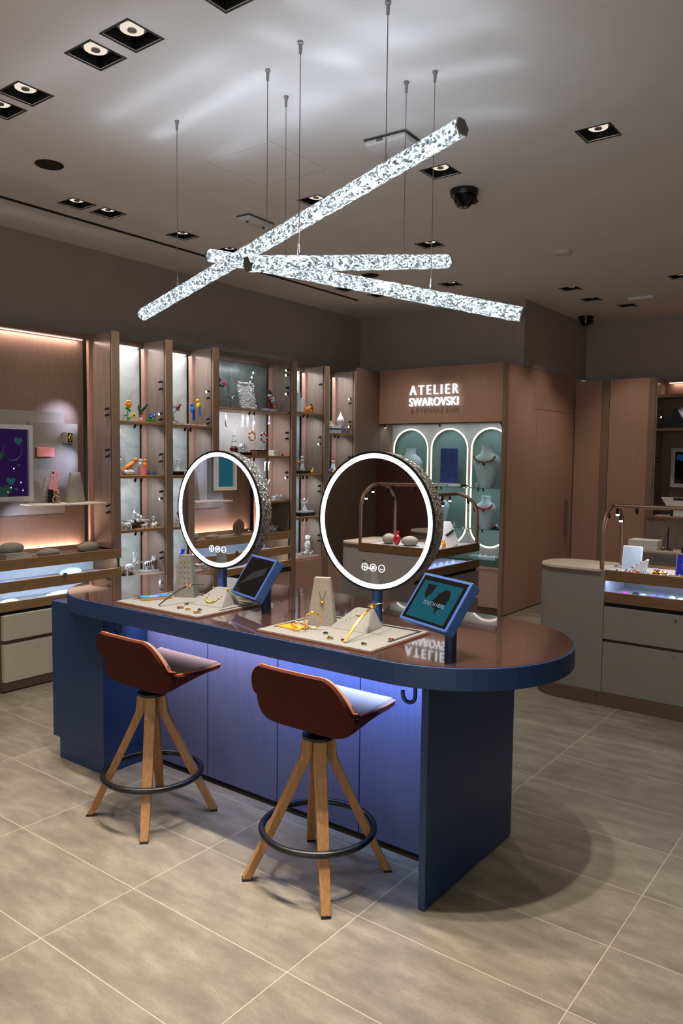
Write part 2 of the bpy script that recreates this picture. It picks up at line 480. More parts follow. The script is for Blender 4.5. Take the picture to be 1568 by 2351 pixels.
def puck(name, x, y, r, h, mat, label, cat):
    return solo(MB().lathe([(r*.72,-h),(r*.95,-h*.8),(r,-h*.3),(r,0)], n=28), name, mat, label, cat, (x, y, ZC))
puck('ceiling_speaker', -4.332, 2.739, .085, .006, 'matt_black', 'round dark ceiling speaker grille at the left, above the black air slot', 'speaker')
puck('ceiling_speaker', -4.344, 6.153, .085, .006, 'matt_black', 'round dark ceiling speaker grille between the two lower bar lamps', 'speaker')
puck('smoke_detector', -2.513, 6.379, .07, .03, 'sensor_grey', 'round pale smoke detector on the ceiling at the right', 'detector')
def dome_cam(x, y, s, label):
    t = thing('security_camera', label, 'camera', (x, y, ZC))
    MB().lathe([(.075*s,-.035*s),(.08*s,-.02*s),(.08*s,0)], n=28).build('base', 'black', t, True)
    MB().lathe([(.0,-.1*s),(.03*s,-.095*s),(.052*s,-.07*s),(.055*s,-.035*s)], n=24).build('dome', 'screen_black', t, True)
    for a in (20, 140, 260):
        p = Vector((math.cos(math.radians(a)), math.sin(math.radians(a)), 0))
        MB().tube([p*.045*s+Vector((0,0,-.035*s)), p*.066*s+Vector((0,0,-.075*s))], .018*s, 10).build('spotlight_head', 'black', t, True)
dome_cam(-2.494, 4.587, 1.15, 'black ceiling camera cluster hanging at the right of the long bar lamp')
dome_cam(-3.389, 9.381, 1.15, 'small black ceiling camera in the far corner by the column wall')
t = thing('wifi_access_point', 'flat white rounded wireless box on the ceiling behind the long bar lamp', 'access point', (-2.44, 3.68, ZC), .06)
MB().box(-.13,.13,-.12,.12,-.045,-.006,.016).build('body', 'white_plastic', t, True)
MB().box(-.134,.134,-.124,.124,-.006,0).build('shadow_outline', 'grey_metal', t)  # dark sheet drawing the shadow outline where the box meets the ceiling
MB().box(-.05,-.01,-.122,-.1195,-.028,-.012).build('badge', 'grey_metal', t)
t = thing('emergency_light', 'small white box on the ceiling just left of the hanging cables', 'emergency light', (-4.05, 4.25, ZC), .05)
MB().box(-.06,.06,-.14,.14,-.035,-.006,.012).build('body', 'white_plastic', t, True)
MB().box(-.063,.063,-.143,.143,-.006,0).build('shadow_outline', 'grey_metal', t)  # shadow along the top edges, built as a dark sheet
for yy in (-.09, .09): MB().ball((0, yy, -.037), (.012,.012,.006), 2).build('indicator', 'black', t)
t = thing('emergency_light', 'thin white box on the ceiling at the far right, beside the last downlights', 'emergency light', (-2.5, 8.576, ZC), PI/2)
MB().box(-.05,.05,-.13,.13,-.035,0,.012).build('body', 'white_plastic', t, True)

# ---------------------------------------------------------------- hanging crystal bars
def bar(a, b, cables, label):
    A = Vector(a); B = Vector(b); mid = (A+B)/2; d = (B-A); L = d.length; d.normalize()
    t = thing('crystal_bar_pendant', label, 'pendant lamp', mid, 0, 'hanging crystal bars')
    rot = d.to_track_quat('X', 'Z').to_euler()
    n = int(L/.045); bm = MB(); R = .034
    rings = []
    for i in range(n+1):
        x = -L/2+L*i/n
        for k, (dx, rr) in enumerate(((-.010, R*1.0), (.010, R*1.0)) if 0 < i < n else ((0, R*.98),)):
            ring = []
            for j in range(12):
                an = 2*PI*j/12+ (PI/12 if (i+k) % 2 else 0)
                q = rr*(1+random.uniform(-.05,.05))
                ring.append(bm.bm.verts.new((x+dx+random.uniform(-.003,.003), math.cos(an)*q, math.sin(an)*q)))
            rings.append(ring)
    for P, Q in zip(rings, rings[1:]):
        for j in range(12): bm.bm.faces.new((P[j], P[(j+1) % 12], Q[(j+1) % 12], Q[j]))
    o = bm.build('crystal_tube', 'crystal_rod', t); o.rotation_euler = rot
    for s in (-1, 1):
        e = MB().lathe([(.033,0),(.035,.003),(.035,.009),(.0,.009)], n=6, axis='x')
        eo = e.build('end_cap', 'grey_metal', t); eo.rotation_euler = rot
        eo.location = d*(s*L/2) if s > 0 else d*(-L/2-.009)
    for (x, y) in cables:
        # point of the bar below this cable
        k = ((Vector((x,y,0))-Vector((A.x,A.y,0))).dot(Vector((B.x-A.x,B.y-A.y,0))))/Vector((B.x-A.x,B.y-A.y,0)).length_squared
        p = A+(B-A)*k; q = p-mid
        c = MB().tube([(p.x-mid.x, p.y-mid.y, ZC-mid.z-.03), (q.x, q.y, q.z+.085)], .0022, 6).build('cable', 'cable_steel', t)
        MB().lathe([(.007,0),(.007,.02),(.004,.03),(.004,.05)], (q.x, q.y, q.z+.034), 10).build('connector', 'silver', c, True)
        MB().lathe([(.006,-.05),(.008,-.012),(.012,-.010),(.012,0)], (q.x, q.y, ZC-mid.z), 12).build('ceiling_fitting', 'cable_steel', c, True)
    return A, B
BARS = [
 bar((-3.582,2.84,2.502), (-1.38,2.503,2.882), [(-3.223,2.785),(-2.471,2.671),(-1.739,2.558)], 'longest hanging crystal bar, steeply sloping up to the right above the others'),
 bar((-2.273,2.346,2.498), (-1.935,3.398,2.678), [(-2.198,2.578),(-2.02,3.133)], 'shortest hanging crystal bar, nearly level with a dark cap at its left end'),
 bar((-2.982,2.793,2.733), (-1.465,3.247,2.348), [(-2.575,2.915),(-1.863,3.128)], 'hanging crystal bar sloping down to the right, lowest at its right tip')]

# ---------------------------------------------------------------- island table
ZB, ZT = .882, .965
TX0, TX1, TY0, TY1 = -3.875, -1.04, 2.29, 3.30
isl = thing('display_table', 'long blue island table with rounded ends and a glossy burgundy top', 'table', (-2.46, 2.79, 0))
tt = MB().prism(stadium(TX0,TX1,TY0,TY1), ZB, ZT).build('tabletop', 'blue_paint', isl, world=True)
mod = tt.modifiers.new('bevel', 'BEVEL'); mod.width = .003; mod.segments = 2; mod.limit_method = 'ANGLE'
MB().prism(stadium(TX0,TX1,TY0,TY1, ins=.006), ZT-.0005, ZT+.0015).build('glass_top', 'burgundy_glass', tt, world=True)
XJ = [-3.392, -2.905, -2.419, -1.931, -1.442]
for i in range(4):
    MB().box(XJ[i]+.0035, XJ[i+1]-.0035, 2.703, 2.722, .032, ZB-.001).build('front_panel', 'blue_veneer', isl, world=True)
MB().box(-3.39, -1.444, 2.725, 3.12, .004, ZB-.002).build('carcass', 'matt_black', isl, world=True)
MB().box(-1.441, -1.411, 2.408, 3.165, .004, ZB-.001, .003).build('end_panel', 'blue_paint', isl, world=True)
bx = MB().box(-3.862, -3.393, 2.415, 3.165, .115, ZB+.004, .002).build('end_cabinet', 'blue_paint', isl, world=True)
MB().box(-3.80, -3.395, 2.417, 3.10, .003, .114).build('plinth', 'blue_paint', bx, world=True)
MB().box(-3.30, -1.55, 2.60, 2.62, ZB-.012, ZB-.001).build('light_strip', 'blue_dark', isl, world=True)
for hx, hy, lab in ((-1.50, 2.46, 1), (-3.30, 2.46, 0)):
    k = MB(); p = [(hx, hy, ZB-.001), (hx, hy, ZB-.085)]
    p += [(hx-.028+.028*math.cos(math.radians(a)), hy, ZB-.085-.028*math.sin(math.radians(a))) for a in range(20, 190, 20)] + [(hx-.056, hy, ZB-.072)]
    k.tube(p, .008, 8); k.box(hx-.012, hx+.012, hy-.012, hy+.012, ZB-.006, ZB-.0005)
    k.build('bag_hook', 'blue_paint', isl, world=True, smooth=True)

# ---------------------------------------------------------------- bar stools
def make_stool():
    t = thing('bar_stool', '', 'stool')
    def surf(u, s, off=0.):
        a = abs(u)
        # profile control: (y, z) from the front edge over the seat up the back
        top = .875-.128*max(0, (a-.55)/.45)**2.2
        zc = .652+.074*a**9
        P = [(.250,.705),(.17,.688+.016*a**7),(.06,.660+.048*a**8),(-.045,.638+.080*a**9),(-.090,zc),(-.112,zc+(top-zc)*.36),(-.134,zc+(top-zc)*.70),(-.152,top)]
        W = [.222,.230,.236,.242,.248,.254,.260,.260]
        x = s*(len(P)-1); i = min(int(x), len(P)-2); f = x-i
        def cr(p0,p1,p2,p3,f): return .5*((2*p1)+(-p0+p2)*f+(2*p0-5*p1+4*p2-p3)*f*f+(-p0+3*p1-3*p2+p3)*f**3)
        g = lambda L, k: L[max(0, min(len(L)-1, k))]
        y = cr(*[g(P, i+k)[0] for k in (-1,0,1,2)], f); z = cr(*[g(P, i+k)[1] for k in (-1,0,1,2)], f); w = cr(*[g(W, i+k) for k in (-1,0,1,2)], f)
        q = min(1, max(0, (s-.38)/.34)); wrap = .06*a**4*q*q*(3-2*q)
        return Vector((w*u-.022, y+wrap, z))
    NU, NS = 44, 36
    def um(q): return math.copysign(1-(1-abs(q))**1.7, q)
    def grid(off, shrink=1., s0=0., s1=1.):
        v = [[surf(shrink*um(-1+2*i/NU), s0+(s1-s0)*j/NS) for j in range(NS+1)] for i in range(NU+1)]
        if off:
            n = [[None]*(NS+1) for _ in range(NU+1)]
            for i in range(NU+1):
                for j in range(NS+1):
                    du = v[min(i+1,NU)][j]-v[max(i-1,0)][j]; ds = v[i][min(j+1,NS)]-v[i][max(j-1,0)]
                    nn = du.cross(ds); n[i][j] = nn.normalized()
            v = [[v[i][j]+n[i][j]*off for j in range(NS+1)] for i in range(NU+1)]
        return v
    def sheet(o, i_, name, mat):
        bm = MB(); A = [[bm.bm.verts.new(p) for p in r] for r in o]; B = [[bm.bm.verts.new(p) for p in r] for r in i_]
        for i in range(NU):
            for j in range(NS):
                bm.bm.faces.new((A[i][j],A[i+1][j],A[i+1][j+1],A[i][j+1])); bm.bm.faces.new((B[i][j],B[i][j+1],B[i+1][j+1],B[i+1][j]))
        for i in range(NU):
            for j in (0, NS): bm.bm.faces.new((A[i][j],A[i+1][j],B[i+1][j],B[i][j]))
        for j in range(NS):
            for i in (0, NU): bm.bm.faces.new((A[i][j],A[i][j+1],B[i][j+1],B[i][j]))
        return bm.build(name, mat, t, True)
    sh = sheet(grid(0), grid(.018), 'shell', 'rust_fabric')
    sheet(grid(-.001, .975, .012, .988), grid(-.014, .95, .02, .98), 'upholstery', 'blush_fabric')
    # piping along the rim and the fold line
    rim = [surf(-1, j/30) for j in range(31)] + [surf(um(-1+2*i/40), 1) for i in range(1, 41)] + [surf(1, 1-j/30) for j in range(1, 31)] + [surf(um(1-2*i/40), 0) for i in range(1, 40)]
    MB().tube(rim, .0034, 6, True).build('piping', 'rust_piping', sh, True)
    h = MB(); h.lathe([(.02,.600),(.05,.602),(.075,.622),(.075,.628)], n=24); h.lathe([(.066,.578),(.068,.590),(.03,.594),(.03,.60)], n=24)
    h.build('swivel_hub', 'black', t, True)
    for k in range(4):
        a = PI/4+k*PI/2; d = Vector((math.cos(a), math.sin(a), 0)); sd = Vector((-math.sin(a), math.cos(a), 0))
        bm = MB(); prof = [(.046,.578,.026,.020),(.052,.50,.026,.021),(.098,.40,.025,.020),(.175,.235,.023,.019),(.287,.008,.019,.017)]
        rings = []
        for r, z, hw, hd in prof:
            rings.append([bm.bm.verts.new(d*(r+q*hd)+sd*(p*hw)+Vector((0,0,z))) for p, q in ((-1,-1),(1,-1),(1,1),(-1,1))])
        for P, Q in zip(rings, rings[1:]):
            for j in range(4): bm.bm.faces.new((P[j],P[(j+1)%4],Q[(j+1)%4],Q[j]))
        bm.bm.faces.new(rings[0]); bm.bm.faces.new(list(reversed(rings[-1])))
        lo = bm.build('leg', 'oak', t)
        m2 = lo.modifiers.new('bevel', 'BEVEL'); m2.width = .004; m2.segments = 2
        fb = MB(); rr = [fb.bm.verts.new(d*(r+q*.0165)+sd*(p*.0185)+Vector((0,0,z))) for r, z in ((.287,.0095),(.291,0)) for p, q in ((-1,-1),(1,-1),(1,1),(-1,1))]
        for j in range(4): fb.bm.faces.new((rr[j],rr[(j+1)%4],rr[4+(j+1)%4],rr[4+j]))
        fb.bm.faces.new(rr[:4]); fb.bm.faces.new(rr[4:])
        fb.build('foot_cap', 'black', lo)
    MB().tube([(.228*math.cos(2*PI*i/64), .228*math.sin(2*PI*i/64), .205) for i in range(64)], .0135, 12, True).build('foot_ring', 'black', t, True)
    return t
st = make_stool(); st.location = (-1.89, 2.362, 0); st['group'] = 'bar stools at the table'
st['label'] = 'rust coloured bar stool on four oak legs, nearer one on the right'; LABELS.append(st['label'])
dup(st, (-2.855, 2.302, 0), -.02, 'rust coloured bar stool on four oak legs, farther one on the left'); LABELS.append('stool left')

# ---------------------------------------------------------------- round mirrors on the table
def make_mirror():
    t = thing('vanity_mirror', '', 'mirror', group='round lit mirrors')
    R = .305; zc = .458
    MB().lathe([(.032,0),(.032,.006),(.024,.008),(.024,.16)], n=28).build('post', 'blue_bright', t, True)
    rm = MB()
    rm.lathe([(R-.006,-.03),(R,-.030),(R,-.026),(R,.045),(R-.006,.05)], (0,0,zc), 96, 'y')
    o = rm.build('rim', 'crystal_rim', t)
    MB().lathe([(R-.0068,-.036),(R+.003,-.036),(R+.003,-.028),(R-.0068,-.028)], (0,0,zc), 96, 'y', False).build('edge_band', 'black', o, True)
    ring = MB(); bmv = ring.bm; n = 96; rr = []
    for r, y in ((R-.007,-.037),(R-.027,-.037),(R-.027,-.033),(R-.007,-.033)):
        rr.append([bmv.verts.new((r*math.cos(2*PI*j/n), y, zc+r*math.sin(2*PI*j/n))) for j in range(n)])
    for k in range(4):
        P, Q = rr[k], rr[(k+1) % 4]
        for j in range(n): bmv.faces.new((P[j],P[(j+1)%n],Q[(j+1)%n],Q[j]))
    ring.build('light_ring', 'mirror_light', t)
    g = MB().lathe([(0,-.0345),(R-.0268,-.0345),(R-.0268,-.0325),(0,-.0325)], (0,0,zc), 96, 'y').build('mirror_glass', 'mirror_glass', t)
    for k, dx in enumerate((-.045, 0, .045)):
        ic = MB(); ic.tube([(dx+.016*math.cos(2*PI*i/20), -.0355, zc-.205+.016*math.sin(2*PI*i/20)) for i in range(20)], .0016, 5, True)
        if k == 0:
            for i in range(4): ic.tube([(dx,-.0355,zc-.205),(dx+.012*math.cos(i*PI/2),-.0355,zc-.205+.012*math.sin(i*PI/2))], .0014, 5)
        elif k == 1: ic.box(dx-.006,dx+.006,-.0362,-.0350,zc-.212,zc-.198)
        else: ic.tube([(dx+.008*math.cos(math.radians(a)),-.0355,zc-.203+.008*math.sin(math.radians(a))) for a in range(200,345,20)], .0014, 5)
        ic.build('touch_icon', 'icon_light', g)
    return t
mi = make_mirror(); mi.location = (-1.915, 2.80, ZT+.0015)
mi['label'] = 'round lit mirror on a blue post, right one on the table'; LABELS.append(mi['label'])
dup(mi, (-2.912, 2.815, ZT+.0015), 0, 'round lit mirror on a blue post, left one on the table'); LABELS.append('mirror left')

# ---------------------------------------------------------------- tablets
def tablet(c, yw, tilt, W, H, D, post, label, lit):
    t = thing('tablet_stand', label, 'tablet', (post[0], post[1], ZT+.0015))
    base = Vector((post[0], post[1], ZT+.0015)); q = Vector(c)-base
    R = Matrix.Rotation(yw, 4, 'Z') @ Matrix.Rotation(-tilt, 4, 'X')
    def place(o): o.matrix_local = Matrix.Translation(q) @ R; return o
    # local: x width, z up the screen, y = -thickness towards the viewer
    ho = place(MB().box(-W/2, W/2, .0, D, -H/2, H/2, .003).build('housing', 'blue_bright', t))
    b = place(MB().box(-W/2+.012, W/2-.012, -.0008, .001, -H/2+.011, H/2-.011).build('screen_bezel', 'screen_black', t))
    def sub(mb, name, mat):
        o = mb.build(name, mat, None); o.parent = b; return o
    if lit:
        sub(MB().box(-W/2+.030, W/2-.030, -.0014, -.0007, -H/2+.020, H/2-.030), 'screen_image', 'screen_teal')
        hm = MB(); hm.prism([(-.02,-.02),(.005,.03),(.03,.052),(.06,.05),(.075,.025),(.07,-.01),(.04,-.035),(.035,-.055),(.025,-.03)], -.0018, -.0013, 'y'); hm.prism([(-.085,.06),(-.03,.062),(-.035,.03),(-.06,.0),(-.075,.02)], -.0018, -.0013, 'y')
        sub(hm, 'screen_silhouette', 'screen_black')
        for txt, px, pz in (('TOUCH HERE', -.028, -.022),):
            o = lettering(txt, .021, .0006, 'screen_text', 'screen_text', None); o.parent = b
            o.rotation_euler = (PI/2, 0, 0); o.location = (px-.03, -.0022, pz)
    else:
        o = sub(MB().prism([(-.10,-.06),(.09,.02),(.09,.06),(-.02,.02)], -.0013, -.0007, 'y'), 'screen_sheen', 'black')
    # support post, cut to meet the back of the housing
    top = c[2]-base.z-.035
    MB().tube([(0, 0, 0), (0, 0, max(.05, top))], .023, 24).build('post', 'blue_dark', t, True)
    return t
tablet((-1.432,2.475,1.172), -.40, .62, .292, .208, .042, (-1.405,2.555), 'blue tablet stand showing a lit touch screen, right one on the table', True)
tablet((-2.545,2.665,1.128), -.343, .58, .262, .214, .046, (-2.525,2.735), 'blue tablet stand with a dark screen, left one on the table', False)
# ---------------------------------------------------------------- left wall: shelving bays
XP, XB = -5.19, -5.50        # front plane of the posts, plane of the backs
ZH = 2.69
def spot_on(parent, p, d, lit):
    """tiny black spotlight at p (world), pointing along d"""
    P = Vector(p); D = Vector(d).normalized()
    o = MB().tube([P, P+D*.032], .0095, 10).build('spotlight', 'matt_black', parent, world=True)
    if lit:
        MB().tube([P+D*.0315, P+D*.0345], .0105, 10).build('lens', 'spot_lens', o, world=True)
def bay(y0, y1, pw, shelves, floor_z, backs, label, spots, low=None, group='lit shelving bays'):
    """y0..y1 clear opening, then a post of width pw; shelves: z of shelf tops"""
    t = thing('shelving_bay', label, 'shelving', (XP-.16, (y0+y1)/2, 0), 0, group)
    MB().box(XP-.022, XP, y1, y1+pw, .02, ZH, .002).build('post', 'oak_post', t, world=True)
    p = MB().box(XB-.02, XP-.026, y1+.012, y1+pw-.012, .02, ZH-.004).build('side_panel', 'bronze_laminate', t, world=True)
    MB().box(XP-.034, XP-.020, y1+.004, y1+.013, .02, ZH-.01).build('reveal', 'matt_black', p, world=True)
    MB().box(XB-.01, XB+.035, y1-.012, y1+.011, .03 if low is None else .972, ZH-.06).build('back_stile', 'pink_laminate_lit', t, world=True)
    MB().box(XB-.05, XB-.005, y0+.001, y1+.01, ZH-.045, ZH-.004).build('header', 'brown_veneer', t, world=True)
    if low is None: MB().box(XB-.053, XB-.041, y0+.01, y1-.02, ZH-.052, ZH-.046).build('light_strip', 'led_white', t, world=True)
    zs = [ZH-.05]+[s-.022 for s in shelves]
    lows = list(shelves)+[floor_z]
    for k, (zt, zb) in enumerate(zip(zs, lows)):
        MB().box(XB-.075, XB-.055, y0+.001, y1+.005, zb-.02, zt+.02).build('back_panel', backs[min(k, len(backs)-1)], t, world=True)
    if low: MB().box(XB+.036, XP-.04, y1+.0085, y1+.0118, shelves[2]+.001, shelves[0]-.023).build('side_pink_glow', 'rose_laminate', p, world=True)  # pink sheet painting the warm light on the side of the lower rows
    if low: MB().box(XP-.03, XP-.022, y0+.004, y1-.05, shelves[0]-.018, shelves[0]-.004).build('edge_strip', 'rose_laminate', t, world=True)
    for s in shelves:
        sh = MB().box(XB-.05, XP-.03, y0+.001, y1+.006, s-.022, s, .002).build('shelf', 'oak_shelf', t, world=True)
        ym = (y0+y1)/2
        for dy in (-.03, .03):
            spot_on(t, (XP-.075, ym+dy, s-.0225), (-.3, dy*4, -1), False)
    if low is None: MB().box(XB-.05, XP-.03, y0+.001, y1+.006, floor_z-.022, floor_z).build('bottom_shelf', 'rose_laminate', t, world=True)
    if low is None:
        MB().box(XP-.03, XP-.012, y0+.001, y1+.004, .10, floor_z-.024).build('base_panel', 'pink_laminate', t, world=True)
        MB().box(XP-.03, XP-.02, y0+.001, y1+.004, .003, .098).build('plinth', 'plinth_brown', t, world=True)
    for k, (z, lit) in enumerate(spots):
        spot_on(t, (XP-.06, y1+.006, z), (-.25, -1, -.35), lit)
    return t
lightM, darkM, greyM = 'marble_light', 'marble_dark', 'marble_grey'
S1 = [(2.34,0),(2.28,0),(2.07,1),(1.99+.03,0),(1.72,0),(1.66,0),(1.40,0),(1.34,1),(.87,0),(.82,0)]
bay(3.883, 4.356, .073, [1.985,1.535,1.085], .690, [lightM], 'first narrow lit shelving bay from the left, with a hummingbird on its top shelf', S1)
S2 = [(2.30,1),(2.24,0),(2.05,0),(2.01,0),(1.74,0),(1.68,0),(1.30,1),(1.25,1)]
bay(4.430, 4.903, .073, [1.978,1.53,1.078], .660, [lightM], 'second narrow lit shelving bay from the left, with parrots on its top shelf', S2)
S3 = [(2.60,1),(2.55,1),(2.42,0),(2.36,1),(1.96,0),(1.90,0),(1.55,0),(1.50,1)]
bay(4.977, 6.000, .073, [2.165,1.715,1.262], .945, [darkM, greyM, greyM, darkM], 'wide lit shelving bay with hanging ornaments, behind the left mirror', S3, low='console')
S4 = [(2.50,0),(1.93,0),(1.86,1),(1.40,0),(1.34,0),(.86,0),(.80,0)]
bay(6.075, 6.540, .078, [2.180,1.527,1.072], .637, [lightM], 'third narrow lit shelving bay, with gift boxes on its top shelf', S4)
S5 = [(2.38,1),(2.33,0),(2.12,0),(2.07,1),(1.72,0),(1.66,0)]
bay(6.620, 7.085, .045, [1.978,1.520,1.070], .637, [lightM], 'fourth narrow lit shelving bay, next to the pink panelled corner', S5)

# left-hand post of the first bay
t = thing('shelving_post', 'oak fronted shelving upright between the screen niche and the first lit bay', 'post', (XP-.16, 3.846, 0))
MB().box(XP-.022, XP, 3.812, 3.881, .9465, ZH, .002).build('post', 'oak_post', t, world=True)
MB().box(XB-.02, XP-.026, 3.824, 3.869, .9465, ZH-.004).build('side_panel', 'bronze_laminate', t, world=True)
MB().box(XP-.034, XP-.020, 3.816, 3.825, .95, ZH-.01).build('reveal', 'matt_black', t, world=True)
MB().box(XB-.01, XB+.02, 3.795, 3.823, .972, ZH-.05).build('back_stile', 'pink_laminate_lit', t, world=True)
for zz in (2.08, 2.03, 1.75, 1.70, 1.30, 1.245): spot_on(t, (XP-.06, 3.818, zz), (-.25,-1,-.35), False)

# ---------------------------------------------------------------- screen niches and their drawer consoles
def niche(y0, y1, label):
    t = thing('wall_niche', label, 'wall panel', (XB-.05, (y0+y1)/2, 0))
    MB().box(XB-.09, XB-.07, y0, y1, .9, ZH-.03).build('back_panel', 'brown_veneer', t, world=True)
    MB().box(XB-.06, XB-.005, y0, y1, ZH-.045, ZH-.004).build('header', 'oak_post', t, world=True)
    MB().box(XB-.066, XB-.054, y0+.01, y1-.01, ZH-.052, ZH-.046).build('light_strip', 'led_warm', t, world=True)
    return t
niche(2.72, 3.800, 'tall brown panelled niche around the purple screen, warm light along its top')
niche(-.22, .885, 'tall brown niche seen only in the left round mirror')
def console(y0, y1, label, drawers=True, x0=-5.55, stiles=True):
    """wood edged display console with two lit glass drawers over plain drawers"""
    t = thing('display_console', label, 'display case', (-5.36, (y0+y1)/2, 0), 0, 'wood edged display consoles')
    MB().box(x0, XP-.03, y0+.02, y1-.02, .915, .93).build('top_tray', 'grey_felt', t, world=True)
    for nm, z0, z1 in (('top_rail', .868, .945), ('middle_rail', .708, .787), ('lower_rail', .572, .640)):
        MB().box(XP-.022, XP+.004, y0, y1, z0, z1, .002).build(nm, 'oak_shelf', t, world=True)
    MB().box(x0, XP-.024, y0, y0+.02, .54, .943).build('side_panel', 'oak_shelf_x', t, world=True)
    MB().box(x0, XP-.024, y1-.02, y1, .54, .943).build('side_panel', 'oak_shelf_x', t, world=True)
    for z in (.745, .600):
        MB().box(x0+.01, XP-.024, y0+.022, y1-.022, z-.008, z).build('drawer_tray', 'silver_cloth', t, world=True)
        MB().box(XP-.034, XP-.025, y0+.03, y1-.03, z+.125, z+.129).build('light_strip', 'led_lavender', t, world=True)
    MB().box(-5.522, -5.514, y0+.06, y1-.06, .9305, .968).build('lamp_shield', 'oak_shelf', t, world=True)  # added upstand that hides the niche lamp from the round mirrors
    MB().box(x0, x0+.008, y0+.022, y1-.022, .54, .91).build('back_panel', 'silver_cloth', t, world=True)
    for z0, z1 in ((.790, .866), (.642, .706)):
        MB().box(XP-.010, XP-.006, y0+.004, y1-.004, z0, z1).build('glass_pane', 'clear_pane', t, world=True)
    ym = (y0+y1)/2
    MB().lathe([(.0,-.004),(.018,-.004),(.018,.004),(0,.004)], (XP+.006, ym+.02, .787), 20, 'x').build('lock', 'silver', t, world=True)
    MB().box(x0, XP+.002, y0, y1, .530, .56).build('lower_frame', 'matt_black', t, world=True)
    if drawers:
        MB().box(x0, XP+.02, y0+.03, y1-.03, .07, .53).build('body', 'brown_veneer', t, world=True)
        for z0, z1 in ((.345, .372), ):
            pass
        MB().box(XP+.024, XP+.06, y0+.03, y1-.03, .376, .555, .002).build('drawer', 'cream_drawer', t, world=True)
        MB().box(XP+.024, XP+.06, y0+.03, y1-.03, .075, .346, .002).build('drawer', 'cream_drawer', t, world=True)
        MB().box(XP+.0, XP+.052, y0+.02, y1-.03, .01, .072).build('plinth', 'plinth_brown', t, world=True)
    else:
        for a, b in ((y0+.006, ym-.003), (ym+.003, y1-.006)):
            MB().box(XP-.03, XP-.006, a, b, .09, .525, .002).build('drawer', 'pink_laminate', t, world=True)
        MB().box(XP-.03, XP-.02, y0, y1, .003, .088).build('plinth', 'plinth_brown', t, world=True)
    return t
console(2.80, 3.880, 'wood edged display console with cream drawers under the purple screen')
console(4.979, 5.998, 'wood edged display console built into the wide shelving bay behind the left mirror', False)
console(-.20, .882, 'wood edged display console seen only in the left round mirror')
# post framing the reflected niche
t = thing('shelving_post', 'oak fronted shelving upright seen only in the left round mirror', 'post', (XP-.16, .92, 0))
MB().box(XP-.022, XP, .886, .96, .02, ZH, .002).build('post', 'oak_post', t, world=True)
MB().box(XB-.02, XP-.026, .898, .948, .02, ZH-.004).build('side_panel', 'bronze_laminate', t, world=True)
for zz, l in ((1.42,1),(1.36,1)): spot_on(t, (XP-.06, .966, zz), (-.25,1,-.35), l)
t = thing('shelving_post', 'oak fronted shelving upright at the far side of the mirrored niche', 'post', (XP-.16, -.26, 0))
MB().box(XP-.022, XP, -.297, -.222, .02, ZH, .002).build('post', 'oak_post', t, world=True)
MB().box(XB-.02, XP-.026, -.285, -.234, .02, ZH-.004).build('side_panel', 'rose_laminate', t, world=True)
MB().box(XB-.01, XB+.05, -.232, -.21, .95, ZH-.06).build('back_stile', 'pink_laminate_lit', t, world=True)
MB().box(-5.5, XP, -2.0, -.31, .0, ZH).build('wall_panelling', 'brown_veneer')
tag(bpy.data.objects['wall_panelling'], 'plain brown wall panelling seen only in the right round mirror', 'wall panel')

# display boards, screens and what hangs in the niches
t = thing('display_board', 'grey cloth covered display boards with a thin shelf, right of the purple screen', 'display board', (XB-.03, 3.4, 1.3))
MB().box(XB-.055, XB-.035, 2.74, 3.598, 1.232, 2.038).build('back_board', 'grey_felt', t, world=True)
MB().box(XB-.03, XB-.008, 3.276, 3.702, 1.325, 1.952).build('front_board', 'grey_felt', t, world=True)
MB().box(XB-.006, XP-.06, 3.19, 3.79, 1.312, 1.322).build('shelf', 'ivory', t, world=True)
MB().prism([(3.36,1.33),(3.40,1.33),(3.43,1.52),(3.41,1.52)], XB-.007, XB-.003, 'x').build('cloth_fold', 'stone_felt', t, world=True)
def wall_screen(y0, y1, z0, z1, x, label, mat):
    t = thing('wall_screen', label, 'screen', (x, (y0+y1)/2, (z0+z1)/2))
    f = .034; m = MB()
    m.box(x, x+.035, y0, y1, z1-f, z1); m.box(x, x+.035, y0, y1, z0, z0+f); m.box(x, x+.035, y0, y0+f, z0+f, z1-f); m.box(x, x+.035, y1-f, y1, z0+f, z1-f)
    m.build('frame', 'ivory' if mat != 'screen_purple' else 'silver_cloth', t, world=True)
    s = MB().box(x+.004, x+.012, y0+f, y1-f, z0+f, z1-f).build('screen_panel', mat, t, world=True)
    return t, s
t, s = wall_screen(2.55, 3.245, 1.350, 1.922, XB+.06, 'purple screen with teal hearts in a pale frame at the left edge', 'screen_purple')
def heart(y, z, r):
    pts = []
    for i in range(28):
        a = 2*PI*i/28
        pts.append((y+r*.062*16*math.sin(a)**3, z+r*.062*(13*math.cos(a)-5*math.cos(2*a)-2*math.cos(3*a)-math.cos(4*a))))
    return pts
xs = XB+.0725
for y, z, r, mm in ((3.14,1.80,.034,'screen_heart'),(3.075,1.50,.036,'screen_heart'),(3.01,1.42,.07,'green_heart'),(2.97,1.68,.05,'green_heart'),(3.115,1.44,.012,'screen_heart'),(3.14,1.62,.010,'screen_heart')):
    MB().prism(heart(y, z, r), xs, xs+.002, 'x').build('heart_picture', mm, s, world=True)
bd = MB()
for (y, z) in ((3.10,1.595),(3.075,1.452),(3.155,1.49),(3.17,1.43),(3.05,1.42)): bd.ball((xs+.001, y, z), (.002,.006,.006), 1)
bd.build('sparkle_picture', 'icon_light', s, world=True)
rg = MB(); rg.tube([(xs+.001, 3.09+.075*math.cos(math.radians(a)), 1.73+.075*math.sin(math.radians(a))) for a in range(150, 400, 12)], .006, 6)
rg.build('ring_picture', 'navy_print', s, world=True)
